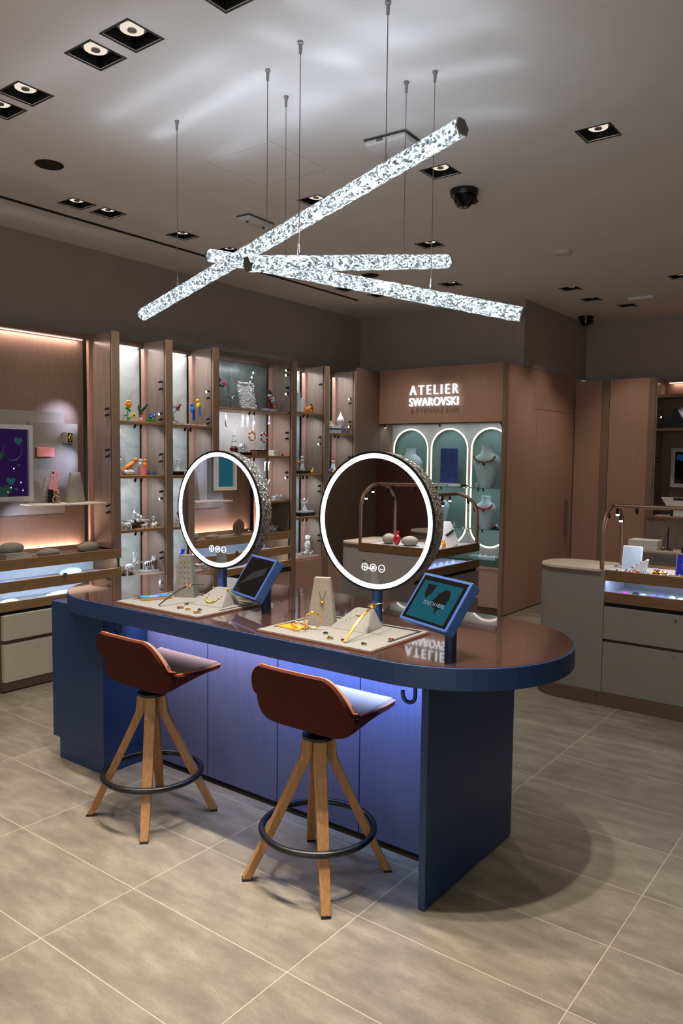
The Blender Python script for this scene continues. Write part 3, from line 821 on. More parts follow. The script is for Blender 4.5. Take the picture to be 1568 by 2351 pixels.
t, s = wall_screen(.14, .42, 1.375, 1.93, XB+.06, 'framed blue screen seen only in the left round mirror', 'screen_teal')
t = thing('display_board', 'grey display boards with a thin shelf seen only in the left round mirror', 'display board', (XB-.03, .6, 1.3))
MB().box(XB-.055, XB-.035, .20, .86, 1.20, 2.03).build('back_board', 'grey_felt', t, world=True)
MB().box(XB-.03, XB-.008, .44, .84, 1.26, 1.95).build('front_board', 'silver_cloth', t, world=True)
MB().box(XB-.006, XP-.08, .33, .80, 1.275, 1.285).build('shelf', 'ivory', t, world=True)
MB().prism([(.56,1.286),(.70,1.286),(.66,1.56),(.60,1.56)], XB-.004, XB+.02, 'x').build('stand', 'grey_felt', t, world=True)
MB().box(XB-.006, XB+.05, .56, .64, 1.70, 1.78).build('watch_box', 'ivory', t, world=True)

t = thing('gift_card_box', 'flat pink card box fixed to the grey board above the phone case', 'box', (XB-.006, 3.40, 1.72))
m = MB().box(0, .035, -.068, .068, -.036, .036, .003).build('card', 'pink_card', t)
MB().box(-.0005, .0, -.075, .068, -.04, .036).build('card_back', 'black', t)
t = thing('watch_box', 'small grey square holder with a watch at the top right of the grey board', 'holder', (XB-.006, 3.598, 1.838))
MB().box(0, .05, -.038, .038, -.044, .044, .003).build('holder', 'stone_felt', t)
w = MB(); w.ball((.055, 0, 0), (.006,.016,.030), 2); w.build('watch', 'gold', t, True)
MB().box(.050, .0515, -.02, .02, -.036, .036).build('slot', 'black', t)
sh = 1.3225
t = thing('phone_case', 'glittery pink phone case leaning on a dark easel on the thin shelf', 'phone case', (XB+.05, 3.43, sh+.105), -.05)
ph = MB().prism([(-.036,0)]+arc(-.026,.0,.010,180,180,1)+arc(-.026,.142,.010,180,90,4)+arc(.026,.142,.010,90,0,4)+arc(.026,.01,.010,0,-90,4)+arc(-.026,.01,.010,-90,-180,4), 0, .010, 'x')
po = ph.build('case', 'glitter_pink', t); po.rotation_euler = (math.radians(-7), math.radians(8), 0)
cm = MB().lathe([(.008,0),(.008,.002),(0,.002)], (.0102, -.022, .132), 12, 'x').build('camera_hole', 'black', po)
MB().box(-.03, -.004, -.022, .028, -.104, .02).build('easel', 'black', t)
t = thing('ring_holder', 'rose gold phone ring holder with a swan on the thin shelf below the phone case', 'phone ring', (XB+.11, 3.425, sh))
m = MB(); m.tube([(.0, .028*math.cos(2*PI*i/28), .034+.028*math.sin(2*PI*i/28)) for i in range(28)], .005, 8, True); m.build('ring', 'rose_gold', t, True)
MB().box(-.014, .014, -.028, .028, 0, .006, .001).build('base', 'rose_gold', t)
m = MB(); m.tube([(.0,-.008,.064),(.0,-.020,.080),(0,-.016,.10),(0,.0,.112),(0,.012,.105)], [.005,.007,.007,.006,.005], 8); m.ball((0,.018,.092),(.010,.016,.014),2); m.build('swan', 'rose_gold', t, True)
def trapezoid_stand(name, label, loc, rz, wb, wt, db, dt, h, mat, group=None, tilt=0.):
    t = thing(name, label, 'jewellery stand', loc, rz, group)
    m = MB(); a = [m.bm.verts.new((x*wb/2, y*db/2, 0)) for x, y in ((-1,-1),(1,-1),(1,1),(-1,1))]
    b = [m.bm.verts.new((x*wt/2, y*dt/2+tilt, h)) for x, y in ((-1,-1),(1,-1),(1,1),(-1,1))]
    m.bm.faces.new(a); m.bm.faces.new(b)
    for i in range(4): m.bm.faces.new((a[i], a[(i+1)%4], b[(i+1)%4], b[i]))
    m.build('stand', mat, t)
    return t
t = trapezoid_stand('earring_stand', 'grey trapezoid jewellery stand with a fine pendant at the right end of the thin shelf', (XB+.10, 3.60, sh), PI/2, .155, .085, .05, .02, .24, 'stone_felt')
m = MB()
for i in range(13):
    a = i/12; m.ball((-.045+.045*a+.01*math.sin(a*3), -.0225+.012*(.165-.09*a)/.24-.004, .165-.09*a), .0022, 1)
for p in ((.01,.085),(.018,.068),(.012,.055),(.022,.075)): m.ball((p[0], -.024+.01*p[1]/.24-.001, p[1]), .0035, 1)
m.build('pendant_necklace', 'silver', t)

# stones and cushions on / in the left console
def stone(name, label, loc, r, rz=0., mat='stone_felt', flat=.0, group=None, cat='display stone'):
    m = MB(); m.ball((0,0,r[2]*.86), r, 3)
    for v in m.bm.verts:
        n = math.sin(v.co.x*37)*.5+math.sin(v.co.y*29+1)*.5
        v.co *= 1+.04*n
        if v.co.z < .004: v.co.z = 0
    return solo(m, name, mat, label, cat, loc, rz, group, True)
zt = .9305
t = thing('necklace_cushion', 'low sloping grey felt cushion on the console top at the left', 'jewellery stand', (-5.335, 3.03, zt))
m = MB(); m.prism([(-.10,-.11),(.10,-.11),(.09,.11),(-.09,.11)], 0, .045, 'z', [(-.09,-.10),(.085,-.10),(.06,.08),(-.06,.08)])
m.build('base', 'stone_felt', t)
m = MB(); m.ball((-.03,-.0,.075),(.06,.10,.045),3); m.build('pillow', 'stone_felt', t, True)
stone('display_stone', 'grey felt pebble lying right of the sloping cushion on the console top', (-5.27, 3.275, zt), (.045,.10,.032))
stone('display_stone', 'grey felt pebble at the right end of the console top by the upright', (-5.33, 3.66, zt), (.06,.10,.042))
zt2 = .7455; zt3 = .6005
stone('display_cushion', 'lavender lit white cushion with crystals in the lower glass drawer, right one', (-5.26, 3.37, zt3), (.035,.13,.030), 0, 'white_gloss', cat='cushion')
stone('display_cushion', 'lavender lit white cushion in the lower glass drawer, left one', (-5.26, 2.95, zt3), (.035,.075,.026), 0, 'white_gloss', cat='cushion')
stone('display_cushion', 'dark cushion with jewels in the upper glass drawer at the left', (-5.30, 2.94, zt2), (.05,.09,.022), 0, 'slate', cat='cushion')
stone('display_cushion', 'pale block cushion in the upper glass drawer at the right', (-5.36, 3.52, zt2), (.04,.10,.034), 0, 'ice_blue', cat='cushion')
def scatter(name, label, cat, pts, r, mat, group=None, sub=1):
    for i, p in enumerate(pts):
        m = MB(); m.tube([(r*math.cos(2*PI*k/14), r*math.sin(2*PI*k/14), .003) for k in range(14)], r*.2, 6, True)
        m.ball((r, 0, .003+r*.3), r*.45, 1)
        solo(m, name, mat, label, cat, p, random.uniform(0,6), group)
scatter('ring', 'tiny jewelled ring lying in the upper glass drawer of the left console', 'ring', [(-5.24+random.uniform(-.05,.02), 3.0+.085*i, zt2) for i in range(9)], .011, 'gold', 'rings in the upper left drawer')
scatter('ring', 'tiny jewelled ring lying in the lower glass drawer of the left console', 'ring', [(-5.24+random.uniform(-.05,.02), 3.08+.04*i, zt3) for i in range(5)], .010, 'silver', 'rings in the lower left drawer')
# things on the mirrored console (seen only through the left mirror)
stone('display_stone', 'grey stone on the console seen only in the left mirror, left one', (-5.33, .78, zt), (.05,.06,.035))
stone('display_stone', 'grey stone on the console seen only in the left mirror, middle one', (-5.27, .60, zt), (.05,.08,.025))
t = thing('round_hand_mirror', 'small round bronze hand mirror standing on the reflected console', 'mirror', (-5.32, .20, zt))
MB().lathe([(.0,-.006),(.075,-.006),(.078,0),(.075,.006),(0,.006)], (0,0,.085), 32, 'x').build('disc', 'brass_tube', t, True)
MB().box(-.03,.03,-.05,.05,0,.008).build('foot', 'brass_tube', t)
# ---------------------------------------------------------------- lettered corner unit at the back
YA, XA0, XA1 = 7.58, -5.19, -3.56
at = thing('atelier_cabinet', 'tall pink corner display cabinet with white lettering and three glowing arches', 'display cabinet', (-4.37, 7.75, 0))
MB().box(XA0, -3.608, YA, YA+.04, 2.112, 2.735).build('fascia', 'pink_laminate', at, world=True)
MB().box(XA0, -3.608, YA+.04, 7.96, 2.10, 2.13).build('soffit', 'brown_veneer', at, world=True)
MB().box(-3.605, XA1-.002, YA-.004, YA+.05, .012, 2.738).build('pilaster', 'oak_post', at, world=True)
MB().box(-3.60, XA1-.003, YA+.052, 8.30, .012, 2.735).build('side_panel', 'pink_laminate', at, world=True)
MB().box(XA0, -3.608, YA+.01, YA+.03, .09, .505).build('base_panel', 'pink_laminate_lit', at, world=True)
MB().box(XA0, -3.608, YA+.02, YA+.03, .003, .088).build('plinth', 'plinth_brown', at, world=True)
MB().box(XA0, -3.608, YA, 7.96, .508, .53).build('ledge', 'rose_laminate', at, world=True)
MB().box(XA0, -3.608, YA+.03, 7.955, .532, .60).build('jewel_tray', 'green_glass', at, world=True)
MB().box(XA0-.02, XA0+.004, YA, 7.96, .53, 2.10).build('inner_side', 'brown_veneer', at, world=True)
CX = [-4.925, -4.398, -3.871]; RR = .243; ZT_A, ZB_A = 2.058, .71
def capsule(cx, r, n=20): return arc(cx, ZT_A-RR, r, 0, 180, n) + arc(cx, ZB_A+RR, r, 180, 360, n)
bo = shape2d([(-5.188,.60),(-3.61,.60),(-3.61,2.10),(-5.188,2.10)], [capsule(c, RR) for c in CX], .02, 'arch_board', 'atelier_board', None)
bo.parent = at; bo.rotation_euler = (PI/2, 0, 0); bo.location = (4.37, 7.875-7.75, 0)
for c in CX:
    MB().tube([(x, 7.868, z) for x, z in capsule(c, RR-.004)], .0105, 6, True).build('arch_light', 'arch_glow', at, world=True)
MB().box(-5.19, -3.61, 7.945, 7.955, .60, 2.10).build('back_panel', 'teal_panel', at, world=True)
for z in (1.395, .942):
    MB().box(-5.17, -3.615, YA+.04, 7.86, z-.010, z).build('glass_shelf', 'green_glass', at, world=True)
    for c in CX:
        for dx in (-.03, .03): spot_on(at, (c+dx, YA+.06, z-.012), (dx, .4, -1), False)
for x, l in ((-5.15,1),(-4.40,0),(-3.64,0)): spot_on(at, (x, YA+.05, 2.098), (.1,.5,-1), l)
sg = thing('wall_sign', 'white raised two line lettering on the pink fascia of the corner cabinet', 'sign', (-4.437, YA-.03, 2.42))
a = lettering('ATELIER', .158, .03, 'lettering', 'sign_light', sg, 1.42, .81, -.0006)
b = lettering('SWAROVSKI', .135, .03, 'lettering', 'sign_light', sg, 1.07, .86, .0004)
for o, z0, wd in ((a, .008, .625), (b, -.118, .632)):
    xs_ = [v.co.x for v in o.data.vertices]; k = wd/(max(xs_)-min(xs_)); mn = min(xs_)
    for v in o.data.vertices: v.co.x = (v.co.x-mn)*k-wd/2
    o.rotation_euler = (PI/2, 0, 0); o.location = (0, 0, z0)
MB().box(XP-.03, XP, 7.133, YA-.001, .003, 2.73).build('corner_panel', 'brown_veneer')
tag(bpy.data.objects['corner_panel'], 'narrow brown upright panel between the last shelving bay and the lettered cabinet', 'wall panel')
# concealed door in the side of the corner unit
dr = MB().box(-3.60, XA1, 8.39, 9.47, .01, 2.285).build('door_1', 'pink_laminate'); struct(dr)
MB().box(-3.60, XA1-.002, 8.302, 9.56, 2.29, 2.735).build('door_header', 'pink_laminate', None)
tag(bpy.data.objects['door_header'], 'pink brown panel above the concealed door beside the lettered cabinet', 'wall panel')
m = MB(); m.box(-3.60, XA1-.002, 8.302, 8.386, .01, 2.288); m.box(-3.60, XA1-.002, 9.474, 9.56, .01, 2.288)
struct(m.build('trim_2', 'pink_laminate'))
MB().box(XA1+.0005, XA1+.03, 9.325, 9.365, .78, 1.21, .003).build('door_handle', 'grey_metal', dr)
# right-hand tall cupboards
YR = 9.57
for (x0, x1, lab) in ((-3.552,-3.225,'narrow tall pink cupboard panel in the far corner beside the concealed door'),(-3.122,-2.662,'wide tall pink cupboard door left of the far shelf')):
    t = thing('tall_cupboard', lab, 'cupboard', ((x0+x1)/2, YR, 0), 0, 'tall cupboards')
    MB().box(x0, x1, YR, YR+.30, .09, 2.70).build('door', 'pink_laminate', t, world=True)
    MB().box(x1+.002, min(x1+.098, -2.58), YR-.004, YR+.30, .003, 2.70).build('upright', 'oak_post', t, world=True)
    MB().box(x0, x1, YR+.02, YR+.30, .003, .088).build('plinth', 'plinth_brown', t, world=True)
t = thing('far_shelf', 'dark open shelf unit with a warm light strip at the right edge', 'shelving', (-1.9, YR+.15, 0))
X0, X1 = -2.562, -1.2
MB().box(X0-.015, X0, YR, YR+.30, .9, 2.70).build('side_panel', 'bronze_laminate', t, world=True)
MB().box(X0, X1, YR+.30, YR+.32, .3, 2.70).build('back_panel', 'brown_veneer', t, world=True)
MB().box(X0, X1, YR+.26, YR+.30, 2.655, 2.70).build('header', 'oak_post', t, world=True)
MB().box(X0+.06, X1, YR+.262, YR+.292, 2.645, 2.653).build('light_strip', 'led_warm', t, world=True)
for z in (2.495, 2.10):
    MB().box(X0, X1, YR, YR+.30, z-.035, z).build('shelf', 'oak_shelf_x', t, world=True)
MB().box(X0, X1, YR-.25, YR+.30, 1.03, 1.06).build('worktop', 'oak_shelf_x', t, world=True)
MB().box(X0, X1, YR-.24, YR+.29, .0, 1.03).build('base', 'bronze_laminate', t, world=True)
for z in (2.30, 2.24, 1.75, 1.70, 1.32, 1.27): spot_on(t, (X0+.004, YR+.06, z), (1,-.2,-.3), z == 2.24)
solo(MB().prism([(-.16,0),(.17,0),(.02,.24)], -.03, .03, 'y'), 'display_pyramid', 'black', 'black triangular display block on the far shelf at the right edge', 'display block', (-2.40, YR+.12, 2.1005))
solo(MB().box(-.15,.15,-.04,.04,0,.33), 'display_block', 'black', 'tall black display block on the far shelf cut by the right edge', 'display block', (-2.07, YR+.17, 2.1005))
t = thing('wall_screen', 'grey framed dark blue screen at the right edge of the photo above the till', 'screen', (-2.12, YR+.24, 1.63))
m = MB(); f = .045
m.box(-.32,.32,0,.03,.19,.19+f); m.box(-.32,.32,0,.03,-.19-f,-.19); m.box(-.32,-.32+f,0,.03,-.19,.19); m.box(.32-f,.32,0,.03,-.19,.19)
m.build('frame', 'silver_cloth', t)
s = MB().box(-.275,.275,.012,.02,-.19,.19).build('screen_panel', 'screen_black', t)
MB().prism([(-.26,.10),(-.26,.16),(.20,.165),(.1,.09),(-.05,.12),(-.14,.07)], .009, .0118, 'y').build('screen_picture', 'sky_blue', s)
MB().prism(arc(-.08,.0,.10,0,180,10), .009, .0116, 'y').build('screen_picture', 'violet', s)
# till desk in front of the far shelf
t = thing('cash_desk', 'greige cash desk with a pale top behind the right counter', 'desk', (-1.2, 7.55, 0))
MB().box(-2.16, .2, 7.32, 7.36, .02, .86).build('front_panel', 'greige', t, world=True)
MB().box(-2.18, .2, 7.30, 7.75, .862, .885, .003).build('top', 'counter_stone', t, world=True)
MB().box(-1.93, .2, 7.62, 7.66, .886, 1.175).build('upstand', 'bronze_laminate', t, world=True)
MB().box(-2.02, .2, 7.58, 7.72, 1.176, 1.195, .003).build('upper_ledge', 'pink_laminate', t, world=True)
solo(MB().box(-.15,.11,-.09,.09,0,.085,.004), 'cream_box', 'ivory', 'low cream box at the left end of the cash desk', 'box', (-2.03, 7.44, .8855))
t = thing('card_terminal', 'pale monitor back on a stand on the upper ledge of the cash desk', 'monitor', (-1.80, 7.645, 1.1955))
MB().box(-.09,.05,-.05,.05,0,.012).build('foot', 'ivory', t); MB().box(-.07,.03,-.01,.01,.012,.10).build('neck', 'ivory', t)
MB().prism([(-.10,.06),(.30,.06),(.30,.17),(-.17,.17)], -.03, .012, 'y').build('monitor', 'ivory', t)
MB().box(-.06,.30,-.034,-.0305,.145,.168).build('screen_edge', 'black', t)
t = thing('desk_lamp', 'thin black stick microphone lamp on the cash desk', 'lamp', (-1.86, 7.47, .8855))
MB().tube([(0,0,0),(.005,0,.21)], .006, 8).build('stem', 'black', t)
m = MB(); m.tube([(-.005,0,.16),(-.03,0,.06),(-.06,-.01,.01)], .0025, 6); m.build('cable', 'black', t)
MB().lathe([(.03,0),(.03,.008),(0,.012)], n=18).build('base', 'black', t)
t = thing('cable_coil', 'dark coiled cable lying beside the cream box on the cash desk', 'cable', (-1.835, 7.36, .886))
MB().tube([(.05*math.cos(2*PI*i/24), .022*math.sin(2*PI*i/24), .006+.02*(i%5)/5) for i in range(24)], .004, 6, True).build('coil', 'black', t)

# ---------------------------------------------------------------- grey counters with arched light frames
def counter(L, label, loc, rz=0., D=.46, E0=-.50, R=.21, z0=1.20, z1=1.385, rear='greige'):
    """local x along the drawers (0..L), y depth, front at y = 0; plain rounded end at x < 0"""
    t = thing('display_counter', label, 'counter', loc, rz, 'grey display counters')
    def end(ins, e=0.): # outline of the rounded end
        return [(0, ins), (0, D-ins)] + arc(E0+R, D-R, R-ins, 90, 180, 10) + arc(E0+R, R, R-ins, 180, 270, 10)
    MB().prism(list(reversed(end(.004))), .096, .912).build('rounded_end', rear, t)
    pl = MB(); pl.prism(list(reversed(end(-.006))), .002, .0955); pl.box(.002, L, -.006, D, .002, .0955); pl.build('plinth', 'plinth_brown', t)
    MB().prism(list(reversed(end(-.002))), .9125, .936).build('top_edge', 'plinth_brown', t)
    MB().prism(list(reversed(end(.004))), .9365, .952).build('stone_top', 'counter_stone', t)
    MB().box(.002, .028, -.002, .012, .097, .945).build('front_stile', 'greige', t)
    MB().box(.03, L, .04, D-.012, .10, .706).build('body', 'plinth_brown', t)
    d = MB().box(.03, L, .0, .017, .472, .700, .002).build('drawer', 'greige', t)
    MB().lathe([(.008,-.003),(.008,0),(0,0)], (.50, -.002, .66), 14, 'y').build('lock', 'silver', d)
    d = MB().box(.03, L, .0, .017, .097, .452, .002).build('drawer', 'greige', t)
    MB().lathe([(.008,-.003),(.008,0),(0,0)], (.50, -.002, .415), 14, 'y').build('lock', 'silver', d)
    MB().box(.03, L, .026, .04, .690, .729).build('shadow_gap', 'matt_black', t)
    MB().box(.028, L, -.004, .018, .728, .802, .002).build('lower_rail', 'oak_shelf_x', t)
    MB().box(.028, L, -.004, .018, .878, .952, .002).build('upper_rail', 'oak_shelf_x', t)
    MB().box(.03, L, .02, D-.01, .765, .775).build('drawer_tray', 'silver_cloth', t)
    MB().box(.012, .028, .014, D-.014, .707, .93).build('tray_side', 'silver_cloth', t)
    MB().box(.035, L-.01, .022, .032, .895, .899).build('light_strip', 'led_lavender', t)
    MB().box(.03, L, .004, .008, .804, .876).build('glass_pane', 'clear_pane', t)
    MB().box(.0, L, .02, D-.02, .918, .936).build('top_tray', 'silver_cloth', t)
    # staff side
    MB().box(.0, L, D-.008, D, .097, .88).build('rear_panel', rear, t)
    MB().box(.0, L, D-.018, D+.004, .885, .955).build('rear_rail', 'oak_shelf_x', t)
    MB().lathe([(.010,D),(.010,D+.005),(0,D+.005)], (.06, 0, .80), 14, 'y').build('rear_lock', 'silver', t)
    # frame
    yc, ry = D/2, D/2-.02
    for x in ((.0, L-.02) if L < 1.6 else (.0,)):
        p = [(x, yc-ry, .90)] + [(x, yc-ry*math.cos(math.radians(a)), z0+(z1-z0)*math.sin(math.radians(a))) for a in range(0, 181, 9)] + [(x, yc+ry, .90)]
        fr = MB().tube(p, .0155, 12).build('arch_frame', 'brass_tube', t, True)
        for a, l in ((25,0),(55,0),(112,1),(140,1)):
            q = Vector((x+.002, yc-(ry-.012)*math.cos(math.radians(a)), z0+(z1-z0-.012)*math.sin(math.radians(a))))
            s = MB().tube([q, q+Vector((.004,.0,-.040))], .011, 10).build('spotlight', 'matt_black', fr)
            if l: MB().tube([q+Vector((.004,0,-.0395)), q+Vector((.004,0,-.050))], .012, 10).build('spot_lens', 'spot_lens', fr)
    br = MB().tube([(.0, yc, z1), (L-.02, yc, z1)], .0150, 12).build('top_bar', 'brass_tube', t, True)
    x = .16
    while x < L-.1:
        MB().tube([(x, yc, z1-.010), (x, yc, z1-.052)], .011, 10).build('spotlight', 'matt_black', br); x += .23
    return t
counter(1.9, 'long grey display counter with drawers and an arched light frame at the right edge', (-1.745, 5.285, 0))
counter(1.14, 'grey display counter with an arched light frame half hidden behind the right mirror', (-3.17, 5.12, 0), PI/2)
counter(.80, 'grey display counter seen only in the right round mirror, nearer one', (-3.96, -.56, 0), 0, .60, -.24, .12, 1.26, 1.47, 'greige_light')
counter(.80, 'grey display counter seen only in the right round mirror, further one', (-3.85, -1.75, 0))
# ---------------------------------------------------------------- small goods
XI = -5.35; REST = []
NOSCALE = ('parrots','red breasted','rabbit','zebra','bear ','deer','ball','bottom','next to the glass','house','bead','facing')
def item(name, label, cat, y, z, x=XI, rz=0., group=None):
    t = thing(name, label, cat, (x, y, z+.0005), rz, group); REST.append(t)
    return t
def bird(t, s, body, wing, tail, up=.0, stem=True):
    """perched bird, local y is forward"""
    z = up
    m = MB(); m.ball((0,0,z),(.018*s,.034*s,.02*s),2,(.5,0,0)); m.ball((0,.028*s,z+.024*s),.015*s,2); m.cone((0,.038*s,z+.026*s),(0,.070*s,z+.024*s),.004*s)
    m.build('body', body, t)
    m = MB()
    for sx in (-1,1): m.prism([(sx*.012*s,.02*s),(sx*.05*s,-.02*s),(sx*.06*s,-.07*s),(sx*.014*s,-.02*s)], z+.008*s, z+.014*s)
    m.build('wings', wing, t)
    m = MB(); m.prism([(-.008*s,-.025*s),(.008*s,-.025*s),(.014*s,-.085*s),(-.014*s,-.085*s)], z-.012*s, z-.006*s); m.build('tail', tail, t)
def animal(t, s, mat, ears=.02, name='body', legs=True, dy=0):
    m = MB(); m.ball((0,dy,.038*s),(.024*s,.042*s,.026*s),2); m.ball((0,dy+.048*s,.062*s),(.02*s,.022*s,.02*s),2)
    for sx in (-1,1):
        m.cone((sx*.010*s,dy+.046*s,.075*s),(sx*.014*s,dy+.044*s,.075*s+ears*s),.007*s,.002*s,6)
        if legs:
            for yy in (-.026,.026): m.tube([(sx*.014*s,dy+yy*s,.03*s),(sx*.016*s,dy+yy*s,.0)], [.009*s,.008*s], 6)
    m.tube([(0,dy-.04*s,.045*s),(0,dy-.06*s,.06*s)], .005*s, 6)
    return m.build(name, mat, t)
def flower(t, h, petal, centre, lean=(0,0), n=6, r=.018, name='blossom', stem='green'):
    top = Vector((lean[0], lean[1], h))
    MB().tube([(0,0,0),(lean[0]*.4,lean[1]*.4,h*.5),top], .0028, 6).build('stem', stem, t)
    m = MB()
    for i in range(n):
        a = 2*PI*i/n; m.ball(top+Vector((.002, math.cos(a)*r*.8, math.sin(a)*r*.8)), (r*.35, r*.55, r*.55), 1)
    o = m.build(name, petal, t)
    MB().ball(top+Vector((.006,0,0)), r*.4, 1).build('centre', centre, o)
def leaves(t, pts, s, mat='green'):
    m = MB()
    for p in pts: m.ball(p, (.004, s, s*.5), 1, (random.uniform(-.8,.8),0,0))
    m.build('leaves', mat, t)
def blocks(t, name, mat, dims, z=0., x=0., y=0.):
    return MB().box(x-dims[0]/2, x+dims[0]/2, y-dims[1]/2, y+dims[1]/2, z, z+dims[2], min(dims)*.06).build(name, mat, t)

# --- first bay
z = 1.985
t = item('crystal_flower', 'orange crystal flower on a green stem beside the first upright, top shelf', 'flower', 4.035, z, -5.30)
flower(t, .115, 'orange', 'yellow', (.0,.01), 6, .022); leaves(t, [(0,.0,.085),(0,.018,.075),(0,-.012,.04),(0,.012,.02)], .018)
flower(t, .040, 'yellow', 'dark_red', (.01,.045), 6, .016, 'small_blossom'); 
t = item('crystal_hummingbird', 'dark green crystal hummingbird with long wing over pink blossom, first bay top shelf', 'bird', 4.215, z, XI, .3)
MB().tube([(0,0,0),(.0,.0,.05)], .004, 6).build('stem', 'pink_card', t)
MB().ball((0,0,.018),(.016,.018,.018),2).build('blossom', 'pink_card', t)
m = MB(); m.ball((0,.0,.070),(.014,.022,.017),2,(.6,0,0)); m.ball((0,-.015,.09),.012,2); m.cone((0,-.02,.09),(0,-.045,.10),.003); m.build('body', 'dark_green', t)
m = MB(); m.prism([(.005,.06),(.018,.072),(.085,.128),(.08,.138),(.0,.085)], -.003, .003, 'x'); m.prism([(-.02,.08),(-.035,.11),(-.03,.118),(-.008,.085)], -.003, .003, 'x'); m.build('wings', 'dark_green', t)
MB().ball((.010,-.004,.062),(.008,.010,.010),2).build('throat', 'red', t)
t = item('crystal_flower', 'blue crystal forget-me-not with green leaves at the right of the first top shelf', 'flower', 4.285, z, -5.33)
flower(t, .045, 'cobalt', 'white_gloss', (.0,.01), 5, .014); flower(t, .055, 'sky_blue', 'white_gloss', (.0,.04), 5, .015, 'second_blossom'); leaves(t, [(0,.01,.02),(0,.035,.018),(0,-.015,.018)], .02)
z = 1.535
t = item('crystal_tiger', 'spotted crystal leopard climbing a clear rock, second shelf of the first bay', 'figurine', 4.055, z, -5.32)
MB().ball((0,0,.022),(.03,.055,.022),2).build('rock', 'crystal_bits', t)
m = MB(); m.ball((0,.01,.068),(.018,.055,.018),2,(.55,0,0)); m.ball((0,.062,.105),.018,2)
for d in (-.02,.035): m.tube([(0,d,.06+d*.5),(0,d-.01,.028)], .008, 6)
m.tube([(0,-.03,.05),(0,-.06,.03)], .006, 6); m.build('cat', 'orange', t)
m = MB(); [m.ball((.016,.01+.013*k,.062+.008*k),(.004,.004,.004),1) for k in range(-2,4)]; m.build('spots', 'black', t)
t = item('crystal_figurine', 'pair of tiny crystal bears on a pink pedestal, second shelf of the first bay', 'figurine', 4.215, z, -5.33)
MB().lathe([(.025,0),(.025,.012),(.035,.05),(.035,.055)], n=20).build('pedestal', 'pink_card', t, True)
for dy, mt in ((-.018,'crystal_bits'),(.022,'orange')): 
    m = MB(); m.ball((0,dy,.075),(.016,.017,.02),2); m.ball((0,dy,.102),.013,2); m.build('bear', mt, t)
t = item('display_block', 'small slate block standing right of the pink pedestal, first bay', 'display block', 4.318, z, -5.33); blocks(t, 'block', 'slate', (.05,.05,.035))
t = item('necklace', 'fine gold necklace with a ring pendant hanging at the back of the first bay', 'necklace', 4.135, 1.66, XB-.045)
m = MB(); m.tube([(0,-.012,.28),(0,0,.04)], .0015, 5); m.tube([(0,.012,.28),(0,0,.04)], .0015, 5); m.build('chain', 'gold', t)
MB().tube([(0,.018*math.cos(2*PI*i/20),.022+.018*math.sin(2*PI*i/20)) for i in range(20)], .003, 6, True).build('pendant', 'rose_gold', t)
z = 1.085
t = item('crystal_panda', 'black and clear crystal panda pair at the left of the third shelf, first bay', 'figurine', 4.005, z, -5.27)
animal(t, .8, 'crystal_bits', .008); m = MB(); m.ball((0,.055,.024),(.02,.024,.022),2); m.ball((0,.055,.055),.015,2); m.build('cub', 'black', t)
t = item('crystal_ship', 'clear crystal castle on a long glass tray, third shelf of the first bay', 'figurine', 4.17, z, -5.36)
MB().prism([(-.05,-.09),(.05,-.09),(.05,.09),(-.05,.09)], .045, .053).build('tray', 'crystal', t)
MB().prism([(-.02,-.05),(.02,-.05),(.02,.05),(-.02,.05)], 0, .045).build('stand', 'brown_box', t)
m = MB()
for dy, h, r in ((-.02,.075,.016),(.01,.05,.014),(.035,.035,.012)): m.lathe([(r,0),(r*.8,h*.6),(r*.95,h*.65),(0,h)], (0,dy,.0535), 8)
m.build('castle', 'crystal_bits', t)
for k, (dy, mt, lab) in enumerate(((-.01,'crystal_bits','tiny clear crystal figure in front of the castle tray, first bay'),(.09,'ivory','tiny cream crystal figure just right of the castle tray, first bay'))):
    t = item('crystal_figurine', lab, 'figurine', 4.165+dy, z, -5.24); animal(t, .5, mt, .012)
t = item('crystal_figurine', 'small slim crystal dancer at the right of the third shelf, first bay', 'figurine', 4.325, z, -5.33)
m = MB(); m.lathe([(.022,0),(.006,.035),(.009,.05),(.004,.058)], n=10); m.ball((0,0,.068),.009,2); m.tube([(0,-.02,.06),(0,0,.052),(0,.02,.065)], .003, 6); m.build('dancer', 'crystal_bits', t)
t = item('crystal_branch', 'dark twig with crystals standing at the left of the third compartment, first bay', 'figurine', 3.985, z, -5.44)
m = MB(); m.tube([(0,0,0),(0,.01,.10),(0,.0,.18),(0,.03,.25)], .003, 6); m.tube([(0,.01,.10),(0,.035,.16)], .0025, 6); m.build('twig', 'black', t)
m = MB(); [m.ball((0,.0+random.uniform(-.02,.03),.06+.02*k),.006,1) for k in range(8)]; m.build('crystals', 'crystal_bits', t)
z = .690
t = item('crystal_rabbit', 'big clear crystal rabbit with long ears at the lower left of the first bay', 'figurine', 4.06, z, -5.33)
animal(t, 1.5, 'crystal', .055); blocks(t, 'plinth', 'black', (.06,.09,.012), -.0, 0, -.02)
t = item('crystal_zebra', 'striped crystal zebra on a white block at the bottom right of the first bay', 'figurine', 4.275, z, -5.34)
blocks(t, 'base', 'white_gloss', (.09,.17,.022)); o = animal(t, 1.25, 'crystal_bits', .02); o.location.z = .022
m = MB(); [m.ball((.028,-.04+.02*k,.07+.004*k),(.006,.004,.022),1) for k in range(6)]; m.build('stripes', 'black', t)
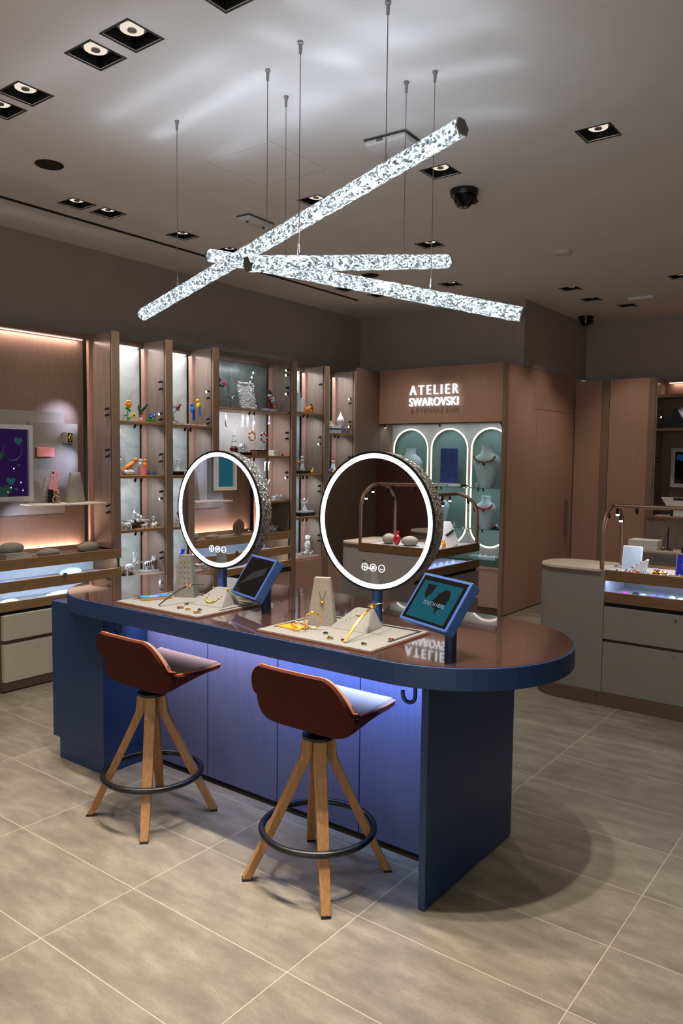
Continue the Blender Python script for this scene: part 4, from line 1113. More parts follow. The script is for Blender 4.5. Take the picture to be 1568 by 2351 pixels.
# --- second bay
z = 1.978
t = item('crystal_bird', 'red breasted crystal bird with blue wings on a curved twig, second bay top shelf', 'bird', 4.58, z, -5.30, .2)
MB().prism([(-.05,-.08),(.05,-.08),(.05,.08),(-.05,.08)], 0, .012).build('base', 'crystal', t)
m = MB(); m.tube([(0,.02,.012),(0,-.06,.04),(0,-.075,.09),(0,-.03,.125),(0,.03,.135)], .005, 8); m.build('twig', 'slate', t)
bird(t, .9, 'red', 'sky_blue', 'cobalt', .155)
t = item('crystal_parrots', 'blue and yellow crystal parrots perched together on a clear stand, second bay top shelf', 'bird', 4.80, z, -5.33)
MB().prism([(-.05,-.11),(.05,-.11),(.05,.11),(-.05,.11)], 0, .014).build('base', 'crystal', t)
MB().tube([(0,-.03,.014),(0,-.02,.10),(0,.01,.16)], .007, 8).build('perch', 'slate', t)
for dy, h, a, b, nm in ((-.025,.15,'sky_blue','cobalt','blue_parrot'),(.045,.19,'yellow','sky_blue','yellow_parrot')):
    m = MB(); m.ball((0,dy,h),(.02,.02,.036),2,(-.3,0,0)); m.ball((0,dy-.004,h+.042),.017,2); m.cone((0,dy-.016,h+.046),(0,dy-.03,h+.034),.006)
    o = m.build(nm, a, t)
    m = MB(); m.prism([(dy+.006,h+.02),(dy+.024,h),(dy+.028,h-.10),(dy+.014,h-.09)], -.008, .008, 'x'); m.build('tail', b, o)
z = 1.53
t = item('crystal_figurine', 'clear crystal ballerina on a white slab, second shelf of the second bay', 'figurine', 4.60, z, -5.33)
blocks(t, 'slab', 'white_gloss', (.10,.15,.012), .035); blocks(t, 'riser', 'black', (.06,.10,.034))
m = MB(); m.lathe([(.026,.048),(.008,.09),(.012,.11),(.005,.12)], n=10); m.ball((0,0,.133),.011,2); m.tube([(0,-.005,.115),(0,.03,.14)], .004, 6); m.build('ballerina', 'crystal_bits', t)
z = 1.078
for dy, mt, lab in ((-.03,'crystal_bits','crystal doll with a red cap at the left edge of the third shelf, second bay'),(.05,'ivory','crystal doll with a blue skirt on the third shelf beside the left mirror, second bay')):
    t = item('crystal_doll', lab, 'figurine', 4.60+dy, z, -5.28)
    m = MB(); m.lathe([(.03,0),(.024,.05),(.012,.075)], n=12); m.ball((0,0,.088),.017,2); m.build('doll', mt, t)
    MB().lathe([(.018,.092),(.012,.108),(0,.115)], n=12).build('cap', 'red' if dy < 0 else 'dark_red', t)
    if dy > 0: MB().lathe([(.031,.004),(.027,.03),(.025,.034)], n=12).build('skirt', 'slate', t)
z = .660
t = item('crystal_peacock', 'large clear crystal peacock with a cobalt blue head on the bottom of the second bay', 'figurine', 4.68, z, -5.33)
m = MB(); m.ball((0,.02,.07),(.04,.065,.06),2,(.5,0,0))
for k in range(6): m.ball((-.01,.06+.012*k,.10+.008*k),(.012,.03,.014),1,(.7,0,0))
m.build('body', 'crystal', t)
m = MB(); m.tube([(0,-.02,.10),(0,-.04,.15),(0,-.02,.185)], [.02,.014,.012], 8); m.ball((0,-.02,.19),(.016,.022,.016),2); m.build('neck', 'cobalt', t)
for dy, lab in ((.14,'white round crystal cake stand at the bottom right of the second bay'),):
    t = item('cake_stand', lab, 'stand', 4.68+dy, z, -5.28)
    MB().lathe([(.03,0),(.008,.01),(.008,.04),(.05,.046),(.05,.052)], n=24).build('stand', 'white_gloss', t, True)
    MB().ball((0,0,.068),.016,2).build('crystal_ball', 'dark_red', t)
t = item('crystal_ball', 'faceted crystal ball on the bottom shelf between the second bay upright and the left mirror', 'figurine', 4.86, z, -5.26); MB().ball((0,0,.024),.024,2).build('ball', 'crystal_bits', t)
# --- wide bay
z = 2.165
t = item('vase', 'tall clear glass vase with red crystal flowers, top shelf of the wide bay', 'vase', 5.155, z, -5.36)
MB().lathe([(.045,0),(.055,.05),(.052,.18),(.048,.19),(.044,.18),(.046,.05),(.0,.012)], n=24).build('vase', 'smoke_glass', t, True)
for dx, dy, h, mt in ((0,-.02,.26,'red'),(0,.05,.235,'magenta')):
    MB().tube([(0,0,.02),(dx,dy,h)], .003, 6).build('stem', 'dark_green', t)
    m = MB(); [m.ball((.0,dy+.014*math.cos(a),h+.014*math.sin(a)),(.012,.014,.014),1) for a in (0,1.6,3.1,4.7)]; m.build('blossom', 'dark_red' if mt == 'red' else 'magenta', t)
leaves(t, [(0,.0,.215),(0,.02,.205)], .022, 'dark_green')
t = item('crystal_bird', 'small dark crystal bird on a clear block next to the glass vase, wide bay', 'bird', 5.285, z, -5.33, .4); blocks(t, 'block', 'smoke_glass', (.04,.05,.07)); bird(t, .8, 'crystal_bits', 'black', 'black', .095)
t = item('crystal_picture_frame', 'large glittering crystal picture frame leaning on the top shelf of the wide bay', 'picture frame', 5.50, z, -5.34)
fr = shape2d([(-.10,0),(.10,0),(.10,.245),(-.10,.245)], [], .02, 'frame', 'crystal_bits', None); fr.parent = t
fr.rotation_euler = (PI/2-.15, 0, PI/2+.0)
m = MB()
for k in range(44):
    a = k/44; s_ = a*4; e = int(s_); f = s_-e
    P = [(-.1+.2*f,.005),(.1,.245*f),(.1-.2*f,.245),(-.1,.245-.245*f)][e]
    m.ball((P[0]+random.uniform(-.008,.008), P[1]+random.uniform(-.004,.008), .012), random.uniform(.009,.016), 1)
o = m.build('crystal_border', 'crystal_bits', None); o.parent = fr
t = item('crystal_branch', 'thin bare twig with three white crystal buds behind the picture frame, wide bay', 'figurine', 5.60, z, -5.42)
MB().tube([(0,0,0),(0,.0,.15),(0,.03,.25),(0,.05,.32)], .0018, 6).build('twig', 'silver', t)
m = MB(); [m.ball((.004,.01+.018*k,.23+.04*k),(.009,.009,.012),2) for k in range(3)]; m.build('buds', 'white_gloss', t)
t = item('crystal_figurine', 'dark red and white crystal figure on a blue base, top shelf of the wide bay', 'figurine', 5.80, z, -5.32)
blocks(t, 'base', 'ice_blue', (.07,.13,.02))
m = MB(); m.lathe([(.035,.02),(.02,.07),(.024,.10),(.010,.115)], n=12); m.build('coat', 'dark_red', t)
m = MB(); m.ball((0,0,.135),.02,2); m.ball((.012,0,.085),(.012,.010,.02),2); m.build('face', 'white_gloss', t); MB().lathe([(.021,.14),(.014,.16),(0,.185)], n=12).build('hat', 'black', t)
MB().ball((.01,.05,.035),(.014,.026,.016),2).build('parcel', 'orange', t)
t = item('crystal_flower', 'small clear crystal bloom at the right end of the top shelf, wide bay', 'flower', 5.93, z, -5.40); flower(t, .10, 'crystal_bits', 'white_gloss', (0,0), 6, .022, stem='silver')
# hanging ornaments under the top shelf
zt_ = 2.142
def hang(y, x, l, name, label, cat, body):
    t = thing(name, label, cat, (x, y, zt_))
    MB().tube([(0,0,-.0005),(0,0,-l)], .0014, 5).build('ribbon', 'ivory', t)
    body(t, -l); return t
def stocking(t, z):
    m = MB(); m.tube([(0,0,z+.01),(0,0,z-.07),(0,.012,z-.09),(0,.03,z-.085)], [.009,.008,.009,.007], 8); m.build('stocking', 'white_gloss', t, True)
hang(5.165, -5.30, .06, 'hanging_ornament', 'white stocking ornament hanging at the left of the wide bay', 'ornament', stocking)
hang(5.395, -5.30, .045, 'hanging_ornament', 'white candy stick ornament hanging second from the left, wide bay', 'ornament', lambda t, z: MB().tube([(0,0,z),(0,0,z-.11)], .010, 8).build('stick', 'white_gloss', t))
hang(5.46, -5.30, .05, 'hanging_ornament', 'white candy stick ornament hanging third from the left, wide bay', 'ornament', lambda t, z: MB().tube([(0,0,z),(0,0,z-.115)], .010, 8).build('stick', 'white_gloss', t))
def wreath(c1, c2):
    def f(t, z):
        m = MB(); m2 = MB()
        for k in range(12):
            a = 2*PI*k/12; (m if k % 2 else m2).ball((0,.042*math.cos(a),z-.045+.042*math.sin(a)),(.012,.014,.014),1)
        m.build('berries', c1, t); m2.build('crystals', c2, t)
    return f
hang(5.455, -5.235, .19, 'hanging_ornament', 'orange and gold crystal ring ornament hanging low in the wide bay', 'ornament', wreath('orange','ivory'))
hang(5.625, -5.235, .20, 'hanging_ornament', 'red and clear crystal wreath ornament hanging low in the wide bay', 'ornament', wreath('red','crystal_bits'))
hang(5.56, -5.32, .09, 'hanging_ornament', 'white candy cane ornament hanging fourth from the left, wide bay', 'ornament', lambda t, z: MB().tube([(0,.02,z-.02),(0,.012,z-.003),(0,0,z-.01),(0,0,z-.10)], .007, 8).build('cane', 'white_gloss', t))
hang(5.77, -5.30, .085, 'hanging_ornament', 'tiny lavender bell ornament hanging at the right of the wide bay', 'ornament', lambda t, z: MB().lathe([(.0,z),(.010,z-.006),(.018,z-.024),(0,z-.024)], n=14).build('bell', 'violet', t))
z = 1.715
t = item('crystal_tree', 'slim white crystal fir tree in a dark red pot, second shelf of the wide bay', 'figurine', 5.305, z, -5.33)
MB().lathe([(.026,0),(.034,.055),(.034,.06)], n=16).build('pot', 'dark_red', t, True)
MB().lathe([(.022,.06),(.028,.075),(.016,.11),(.02,.115),(.010,.15),(.013,.155),(0,.21)], n=10).build('tree', 'white_gloss', t)
t = item('crystal_house', 'white crystal gingerbread house on a dark box, second shelf of the wide bay', 'figurine', 5.45, z, -5.36)
blocks(t, 'plinth', 'black', (.12,.17,.032)); m = MB(); m.prism([(-.05,.033),(.05,.033),(.05,.085),(0,.125),(-.05,.085)], -.03, .03, 'x'); m.build('house', 'crystal_bits', t)
t = item('gift_box', 'brown presentation box with small crystals on top, second shelf of the wide bay', 'box', 5.60, z, -5.28)
blocks(t, 'box', 'brown_box', (.10,.15,.05)); m = MB(); [m.ball((random.uniform(-.03,.03),-.05+.025*k,.058),.010,1) for k in range(5)]; m.build('crystals', 'crystal_bits', t); blocks(t, 'lid', 'black', (.104,.154,.006), .0505)
t = item('gift_box', 'small white over cream gift box at the right of the second shelf, wide bay', 'box', 5.85, z, -5.30)
blocks(t, 'box', 'ivory', (.07,.09,.03)); blocks(t, 'lid', 'white_gloss', (.074,.094,.028), .0305)
t = item('crystal_egg', 'tiny dark crystal bead at the right end of the second shelf, wide bay', 'figurine', 5.93, z, -5.26); MB().ball((0,0,.012),.012,2).build('bead', 'dark_green', t)
z = 1.262
t = item('crystal_star', 'white snowflake crystal standing on the third shelf right of the left mirror', 'figurine', 5.76, z, -5.30)
m = MB(); [m.tube([(0,0,.14),(0,.04*math.cos(a),.14+.04*math.sin(a))], .006, 6) for a in [k*PI/3 for k in range(6)]]; m.ball((0,0,.14),.016,1); m.build('snowflake', 'crystal_bits', t); MB().tube([(0,0,0),(0,0,.11)], .003, 6).build('stem', 'silver', t)
t = item('crystal_figurine', 'pair of small white crystal deer on the third shelf right of the left mirror', 'figurine', 5.83, z, -5.27); animal(t, .7, 'crystal_bits', .03, 'deer'); animal(t, .6, 'white_gloss', .03, 'deer', True, .07)
t = item('plate_stack', 'stack of thin white plates at the right end of the third shelf, wide bay', 'plates', 5.925, z, -5.30)
for k in range(3): MB().box(-.05,.05,-.055,.055,k*.017,k*.017+.007).build('plate', 'white_gloss', t)
for k, (yy, lab) in enumerate(((5.70,'white candy cane hanging left of its pair under the second shelf beside the left mirror'),(5.755,'white candy cane hanging right of its pair under the second shelf beside the left mirror'))):
    t = thing('candy_cane', lab, 'ornament', (-5.29, yy, 1.692)); MB().tube([(0,.022,-.04),(0,.018,-.024),(0,.006,-.022),(0,0,-.04),(0,0,-.13)], .006, 8).build('cane', 'white_gloss', t); MB().tube([(0,.008,0),(0,.008,-.022)], .001, 5).build('thread', 'ivory', t)
z = .9305
for yy, s_, lab in ((5.86,.9,'clear crystal bear at the back of the wide bay console'),(5.93,.7,'smaller clear crystal bear at the right end of the wide bay console')):
    t = item('crystal_bear', lab, 'figurine', yy, z, -5.36); animal(t, s_, 'crystal_bits', .01)
scatter('ring', 'tiny ring lying in the upper glass drawer of the wide bay console', 'ring', [(-5.24+random.uniform(-.04,.02), 5.70+.04*i, zt2) for i in range(6)], .011, 'rose_gold', 'rings in the wide bay drawer')
# --- third narrow bay
z = 2.180
t = item('gift_box', 'tall pale blue striped gift box at the left of the top shelf, third narrow bay', 'box', 6.185, z, -5.30); blocks(t, 'box', 'ice_blue', (.07,.07,.20)); blocks(t, 'ribbon', 'white_gloss', (.073,.014,.202)); blocks(t, 'bow', 'white_gloss', (.03,.05,.03), .203)
t = item('gift_box', 'shorter pale blue gift box right of the tallest one, third narrow bay', 'box', 6.29, z, -5.34); blocks(t, 'box', 'ice_blue', (.07,.08,.15)); blocks(t, 'ribbon', 'white_gloss', (.073,.014,.152))
t = item('crystal_figurine', 'amber crystal teddy lying before the gift boxes, third narrow bay', 'figurine', 6.325, z, -5.26); animal(t, .7, 'orange', .008)
t = item('crystal_ornament', 'round golden crystal wreath standing on the top shelf, third narrow bay', 'ornament', 6.455, z, -5.32)
m = MB(); [m.ball((0,.03*math.cos(k*PI/5),.055+.042*math.sin(k*PI/5)),(.012,.014,.014),1) for k in range(10)]; m.build('wreath', 'gold', t); blocks(t, 'base', 'slate', (.04,.07,.012)); MB().ball((.0,0,.055),.014,1).build('heart', 'dark_red', t)
z = 1.527
t = item('crystal_figurine', 'tall clear crystal figure with dark base on the second shelf, third narrow bay', 'figurine', 6.33, z, -5.33)
blocks(t, 'base', 'black', (.07,.15,.03)); m = MB(); m.lathe([(.026,.03),(.014,.09),(.018,.12),(.007,.13)], n=10); m.ball((0,0,.145),.014,2); m.build('figure', 'crystal_bits', t)
t = item('crystal_ornament', 'orange crystal ball on a short rod, second shelf of the third narrow bay', 'ornament', 6.185, z, -5.26); MB().tube([(0,0,0),(0,0,.105)], .003, 6).build('rod', 'silver', t); MB().ball((0,0,.12),.018,2).build('ball', 'orange', t)
t = item('crystal_ornament', 'small yellow crystal duck at the right of the second shelf, third narrow bay', 'ornament', 6.485, z, -5.32); m = MB(); m.ball((0,0,.022),(.018,.026,.02),2); m.ball((0,.016,.05),.014,2); m.build('duck', 'yellow', t); MB().cone((0,.026,.05),(0,.042,.048),.006).build('beak', 'orange', t)
z = 1.072
t = item('crystal_figurine', 'clear crystal angel on a black and white plinth, third shelf of the third narrow bay', 'figurine', 6.36, z, -5.32)
blocks(t, 'plinth', 'black', (.09,.20,.03)); blocks(t, 'slab', 'white_gloss', (.08,.17,.014), .031); m = MB(); m.lathe([(.028,.046),(.012,.10),(.014,.12),(.005,.13)], n=10); m.ball((0,0,.143),.013,2)
m.prism([(-.01,.11),(-.05,.145),(-.04,.09)], -.004, .004, 'x'); m.prism([(.01,.11),(.05,.145),(.04,.09)], -.004, .004, 'x'); m.build('angel', 'crystal_bits', t)
z = .637
for yy, s_, lab in ((6.22,.7,'small clear crystal dog at the bottom left of the third narrow bay'),(6.31,.9,'clear crystal elephant in the bottom row of the third narrow bay'),(6.40,.7,'small clear crystal cat in the bottom row of the third narrow bay')):
    t = item('crystal_figurine', lab, 'figurine', yy, z, -5.26); animal(t, s_, 'crystal_bits', .015)
t = item('crystal_bird', 'large clear crystal owl at the bottom right of the third narrow bay', 'bird', 6.47, z, -5.36); m = MB(); m.ball((0,0,.09),(.04,.045,.08),2); m.ball((0,0,.185),.035,2); m.build('owl', 'crystal', t)
# --- fourth narrow bay
z = 1.978
t = item('gift_box', 'pair of stacked pale gift boxes with a dark band, fourth narrow bay', 'box', 6.80, z, -5.28); blocks(t, 'lower_box', 'ice_blue', (.10,.17,.035)); blocks(t, 'band', 'black', (.09,.15,.016), .0355); blocks(t, 'upper_box', 'white_gloss', (.10,.16,.03), .052)
m = MB(); m.prism([(-.06,.0825),(-.01,.0825),(-.06,.135)], -.02, .02, 'x'); m.build('card', 'white_gloss', t)
t = item('lantern', 'white faceted crystal lantern with a pointed top on a blue block, fourth narrow bay', 'lantern', 6.99, z, -5.32); blocks(t, 'block', 'slate', (.08,.12,.06)); MB().lathe([(.014,.061),(.02,.08),(.036,.115),(.036,.13),(.016,.165),(0,.205)], n=8).build('lantern', 'white_gloss', t)
z = 1.520
t = item('crystal_figurine', 'red and white crystal clown on a yellow base in the fourth narrow bay', 'figurine', 6.86, z, -5.32)
m = MB(); m.ball((0,0,.02),(.03,.06,.02),2); m.build('base', 'yellow', t); m = MB(); m.lathe([(.03,.035),(.016,.09),(.006,.10)], n=10); m.build('body', 'white_gloss', t); MB().ball((0,0,.118),.018,2).build('head', 'ivory', t); MB().lathe([(.016,.13),(0,.165)], n=10).build('hat', 'red', t)
t = item('crystal_figurine', 'small violet crystal cat beside the clown, second shelf of the fourth narrow bay', 'figurine', 6.74, z, -5.28); animal(t, .7, 'violet', .012)

# ---------------------------------------------------------------- goods on the island table
TZ = ZT+.0018
def tray(cx, cy, w, d, label):
    t = thing('display_tray', label, 'tray', (cx, cy, TZ), 0, 'felt display trays')
    b = MB().box(-w/2, w/2, -d/2, d/2, 0, .010, .001).build('base', 'tray_felt', t)
    m = MB(); g = .020; s = .018
    m.box(-w/2+s, w/2-s, d/2-s-g, d/2-s, .0101, .0108); m.box(-w/2+s, -w/2+s+g*.7, -d/2+.08, d/2-s-g, .0101, .0108); m.box(w/2-s-g*.7, w/2-s, -d/2+.16, d/2-s-g, .0101, .0108)
    m.build('groove', 'matt_black', b)
    m = MB(); e = .004
    m.box(-w/2-e, w/2+e, -d/2-e, -d/2-.0002, 0, .006); m.box(-w/2-e, w/2+e, d/2+.0002, d/2+e, 0, .006); m.box(-w/2-e, -w/2-.0002, -d/2, d/2, 0, .006); m.box(w/2+.0002, w/2+e, -d/2, d/2, 0, .006)
    m.build('edge', 'brown_box', t)
    return t
tray(-2.882, 2.552, .590, .415, 'grey felt jewellery tray with a gold necklace, left one on the table')
tray(-1.917, 2.552, .582, .430, 'grey felt jewellery tray with bangles, right one on the table')
Z1 = TZ+.0112
# left tray
t = thing('phone_case', 'blue phone case with gold edge lying at the left corner of the left tray', 'phone case', (-3.083, 2.51, Z1), -.32)
MB().prism(arc(-.030,-.068,.012,180,270,4)+arc(.030,-.068,.012,270,360,4)+arc(.030,.068,.012,0,90,4)+arc(-.030,.068,.012,90,180,4), .0, .012).build('shell', 'gold', t)
p = MB().prism(arc(-.027,-.064,.010,180,270,4)+arc(.027,-.064,.010,270,360,4)+arc(.027,.064,.010,0,90,4)+arc(-.027,.064,.010,90,180,4), .0122, .0135).build('back', 'sky_blue', t)
m = MB(); m.tube([(.012*math.cos(2*PI*i/20), .032*math.sin(2*PI*i/20), .014) for i in range(20)], .0016, 5, True); m.ball((0,0,.014),(.006,.010,.002),1); m.build('jewels', 'gold', p)
t = trapezoid_stand('earring_stand', 'tall trapezoid earring stand with rows of small earrings on the left tray', (-3.015, 2.655, Z1), .45, .115, .060, .06, .03, .215, 'tray_felt')
m = MB()
for r in range(6):
    for c in (-1,0,1): m.ball((c*(.030-.0022*r), -.0305+.0147*(.05+.027*r)/.215-.001, .05+.027*r), (.0035,.002,.006), 1)
m.build('earrings', 'gold', t)
def strap_arch(name, label, loc, rz, L, H, wdt, strap, face, cat):
    """bracelet watch held up in an arch: low end at the front, rising to the back"""
    t = thing(name, label, cat, loc, rz)
    P = []
    for i in range(15):
        a = i/14; P.append((0, L*a, .004+H*(math.sin(a*PI*.62))))
    bm = MB(); A = []
    for x, y, z in P: A.append([bm.bm.verts.new((x+dx, y, z+dz)) for dx, dz in ((-wdt,-.0015),(wdt,-.0015),(wdt,.0015),(-wdt,.0015))])
    for p, q in zip(A, A[1:]):
        for j in range(4): bm.bm.faces.new((p[j],p[(j+1)%4],q[(j+1)%4],q[j]))
    bm.bm.faces.new(A[0]); bm.bm.faces.new(A[-1])
    bm.build('strap', strap, t)
    c = Vector(P[9])
    f = MB(); f.tube([(.016*math.cos(2*PI*i/24), c.y+.013*math.sin(2*PI*i/24), c.z+.004+.004*math.sin(2*PI*i/24)) for i in range(24)], .004, 6, True)
    f.ball((0,c.y,c.z+.003),(.013,.011,.003),2); f.build('watch_face', face, t, True)
    return t
strap_arch('bracelet_watch', 'black strap bracelet watch arching up beside the earring stand on the left tray', (-2.905, 2.385, Z1), -.28, .24, .085, .005, 'black', 'rose_gold', 'watch')
def ramp_stand(name, label, loc, rz, chain):
    t = thing(name, label, 'jewellery stand', loc, rz)
    m = MB(); a = [(-.095,-.075,0),(.095,-.075,0),(.080,.075,0),(-.080,.075,0)]; b = [(-.040,.035,.072),(.040,.035,.072),(.040,.065,.072),(-.040,.065,.072)]
    A = [m.bm.verts.new(p) for p in a]; B = [m.bm.verts.new(p) for p in b]
    m.bm.faces.new(A); m.bm.faces.new(B)
    for i in range(4): m.bm.faces.new((A[i],A[(i+1)%4],B[(i+1)%4],B[i]))
    m.build('stand', 'tray_felt', t)
    if chain:
        c = MB()
        for k in range(17):
            s = -1+2*k/16; yy = .028-.085*(1-s*s)**.5*1.0 if abs(s) < 1 else .028
            xx = s*(.046+.02*(1-abs(s))); zz = max(.006, (yy+.075)/.11*.072)+.003
            c.ball((xx, yy, zz), .0042 if k % 2 else .006, 1)
        c.build('necklace', 'gold', t)
    return t
ramp_stand('necklace_stand', 'low pale felt necklace stand with a beaded gold necklace on the left tray', (-2.745, 2.615, Z1), .1, True)
def brooch(loc, r, mat, label, name='ring', cat='ring'):
    m = MB(); m.tube([(r*math.cos(2*PI*k/16), r*math.sin(2*PI*k/16), .004) for k in range(16)], r*.22, 6, True); m.ball((r*.9,0,.004+r*.3), r*.5, 1)
    return solo(m, name, mat, label, cat, loc, random.uniform(0,6))
brooch((-2.795, 2.425, Z1), .014, 'brown_box', 'amber stone ring lying at the front of the left tray below the watch')
brooch((-2.735, 2.42, Z1), .010, 'gold', 'small gold ring between the amber ring and the gold brooch on the left tray')
brooch((-2.65, 2.40, Z1), .014, 'gold', 'gold brooch lying at the front right corner of the left tray', 'brooch', 'brooch')
brooch((-2.68, 2.445, Z1), .009, 'black', 'tiny dark ring behind the gold brooch on the left tray')
brooch((-2.835, 2.50, Z1), .009, 'black', 'tiny dark ring in the middle of the left tray')
# right tray
t = trapezoid_stand('ring_stand', 'tall grey trapezoid stand with one gold pendant on the right tray', (-2.055, 2.585, Z1), .42, .120, .068, .06, .03, .205, 'stone_felt')
m = MB(); m.ball((.004,-.0245,.10),(.010,.006,.007),2); m.tube([(-.012,-.020,.15),(.004,-.0245,.105)], .001, 5); m.tube([(.02,-.020,.15),(.004,-.0245,.105)], .001, 5); m.build('pendant', 'gold', t)
t = ramp_stand('necklace_stand', 'low pale felt stand with a fine pendant behind the gold watch on the right tray', (-1.90, 2.635, Z1), .05, False)
m = MB(); [m.ball((-.05+.012*k,-.045+.012*k,.024+.008*k),.0022,1) for k in range(5)]; m.ball((0,-.0,.053),(.012,.006,.006),1); m.build('pendant', 'gold', t)
strap_arch('bracelet_watch', 'gold bangle watch arching up at the front of the right tray', (-1.775, 2.372, Z1), .02, .30, .115, .006, 'gold', 'gold', 'watch')
def bangle(loc, r, tilt, rz, label):
    m = MB(); m.tube([(r*math.cos(2*PI*k/40), 0, r*math.sin(2*PI*k/40)) for k in range(40)], .0032, 8, True); m.ball((0,0,r),(.012,.006,.007),2)
    bmesh.ops.rotate(m.bm, verts=m.bm.verts, cent=(0,0,0), matrix=Matrix.Rotation(tilt, 3, 'X'))
    mn = min(v.co.z for v in m.bm.verts); bmesh.ops.translate(m.bm, verts=m.bm.verts, vec=(0,0,-mn))
    return solo(m, 'bangle', 'gold', label, 'bangle', loc, rz, None, True)
bangle((-2.020, 2.475, Z1), .036, .25, .6, 'larger gold bangle standing upright on the right tray in front of the grey stand')
bangle((-2.055, 2.425, Z1), .030, .95, .3, 'smaller gold bangle leaning low at the left of the right tray')
solo(MB().prism([(-.06,-.03),(.06,-.04),(.07,.03),(-.05,.045)], 0, .003), 'cloth_swatch', 'orange', 'small orange gold cloth swatch under the bangles on the right tray', 'cloth', (-2.115, 2.455, Z1))
brooch((-1.93, 2.45, Z1), .009, 'black', 'tiny dark ring left of the gold watch on the right tray')
brooch((-1.86, 2.39, Z1), .011, 'gold', 'small gold ring at the front edge of the right tray')
brooch((-1.80, 2.40, Z1), .009, 'black', 'tiny dark ring by the foot of the gold watch on the right tray')
brooch((-1.66, 2.53, Z1), .010, 'rose_gold', 'small rose gold ring at the right of the right tray')
brooch((-1.70, 2.40, Z1), .009, 'black', 'tiny dark ring at the front right of the right tray')

# ---------------------------------------------------------------- goods in the arched cabinet
def bust(name, label, x, y, z, h, bead=None, pend=None):
    t = thing(name, label, 'necklace bust', (x, y, z+.0005))
    m = MB(); prof = [(.055,.0,.045),(.075,.10,.045),(.105,.42,.05),(.125,.62,.055),(.10,.74,.05),(.055,.82,.045),(.045,.92,.042),(.05,1.0,.044)]
    R_ = []; n = 18; k = h/.34
    for rx, zz, ry in prof: R_.append([m.bm.verts.new((rx*k*math.cos(2*PI*j/n), ry*k*math.sin(2*PI*j/n), zz*h)) for j in range(n)])
    for P, Q in zip(R_, R_[1:]):
        for j in range(n): m.bm.faces.new((P[j],P[(j+1)%n],Q[(j+1)%n],Q[j]))
    m.bm.faces.new(R_[0]); m.bm.faces.new(R_[-1])
    m.build('bust', 'bust_cloth', t, True)
    if bead:
        c = MB()
        for i in range(19):
            a = math.radians(180+180*i/18); c.ball((.092*k*math.cos(a), -.048*k-.006, h*(.74+.13*math.sin(a))), .010*k, 1)
        c.build('necklace', bead, t)
        MB().ball((0,-.062*k,h*.57),(.014*k,.008*k,.016*k),1).build('pendant', pend or bead, t)
    return t
GS1, GS2, GS3 = 1.395, .942, .60
bust('necklace_bust', 'plain pale bust in the left glowing arch, top glass shelf', -4.83, 7.72, GS1, .43)
bust('necklace_bust', 'pale bust with a brown bead necklace in the right glowing arch, top glass shelf', -3.83, 7.70, GS1, .46, 'brown_box', 'black')
bust('necklace_bust', 'pale bust with a red necklace in the right arch on the lower glass shelf', -3.83, 7.70, GS2, .36, 'red', 'black')
bust('necklace_bust', 'pale bust in the middle arch on the lower glass shelf behind the arched light frame', -4.43, 7.72, GS2, .36, 'slate')
t = thing('picture_card', 'upright dark blue picture card in the middle glowing arch', 'picture', (-4.36, 7.80, GS1+.001))
MB().box(-.11,.11,-.006,.006,.03,.43).build('card', 'navy_print', t); MB().box(-.13,.13,-.08,.03,0,.028).build('foot', 'white_gloss', t)
t = thing('jewel_case', 'open pale jewel case in front of the blue picture card', 'case', (-4.38, 7.66, GS1+.001)); MB().prism([(-.10,-.04),(.10,-.04),(.07,.04),(-.07,.04)], 0, .03).build('case', 'bust_cloth', t)
m = MB(); [m.ball((-.02+.03*k,-.02,.034),.010,1) for k in range(3)]; m.build('jewels', 'brown_box', t)
def earrings(x, y, z, mat, label):
    m = MB(); m.ball((0,0,.012),.012,1); m.ball((.0,0,.036),.011,1); solo(m, 'earrings', mat, label, 'earrings', (x, y, z+.0005))
earrings(-3.93, 7.66, GS1, 'white_gloss', 'white ball earrings before the right arch bust, top glass shelf')
earrings(-3.75, 7.66, GS1, 'magenta', 'pink ball earrings at the right end of the top glass shelf')
earrings(-4.20, 7.66, GS2, 'white_gloss', 'white ball earrings between the two lower busts')
t = thing('jewel_brooch', 'dark red brooch lying between the middle and right arches, top glass shelf', 'brooch', (-4.09, 7.66, GS1+.0005)); m = MB(); m.ball((0,0,.02),(.03,.015,.018),2); m.build('stone', 'dark_red', t); MB().cone((.02,0,.02),(.06,0,.006),.012,.004).build('tail', 'black', t)
t = thing('jewel_brooch', 'red and white brooch on a dark rest at the right of the lower glass shelf', 'brooch', (-3.68, 7.66, GS2+.0005)); MB().prism([(-.06,-.03),(.06,-.03),(.06,.03),(-.06,.03)], 0, .012).build('rest', 'black', t); m = MB(); m.ball((-.02,0,.03),(.03,.018,.018),2); m.build('stone', 'dark_red', t); MB().ball((.01,0,.042),(.016,.012,.012),2).build('pearl', 'white_gloss', t)
solo(MB().lathe([(.0,0),(.055,0),(.05,.02),(.02,.036),(0,.038)], n=20), 'jewel_dome', 'white_gloss', 'white domed jewel rest beside the lower middle bust', 'jewel rest', (-4.30, 7.68, GS2+.0005))
t = thing('jewel_rest', 'pale sparkling slab of jewels at the bottom of the right arch', 'jewel rest', (-3.83, 7.68, .601)); MB().box(-.16,.16,-.05,.06,0,.035,.004).build('slab', 'bust_cloth', t); m = MB(); [m.ball((random.uniform(-.14,.14),random.uniform(-.04,.04),.04),.012,1) for k in range(14)]; m.build('jewels', 'crystal_bits', t)
t = thing('necklace', 'red drop necklace hanging from the edge of the middle arch', 'necklace', (-4.10, 7.80, 1.16)); m = MB(); [m.ball((.0+.01*math.sin(k),0,-.02*k+.10),.009,1) for k in range(8)]; m.build('beads', 'dark_red', t)
MB().tube([(0,0,.0),(0,0,.222)], .002, 6).build('hanger', 'silver', t)

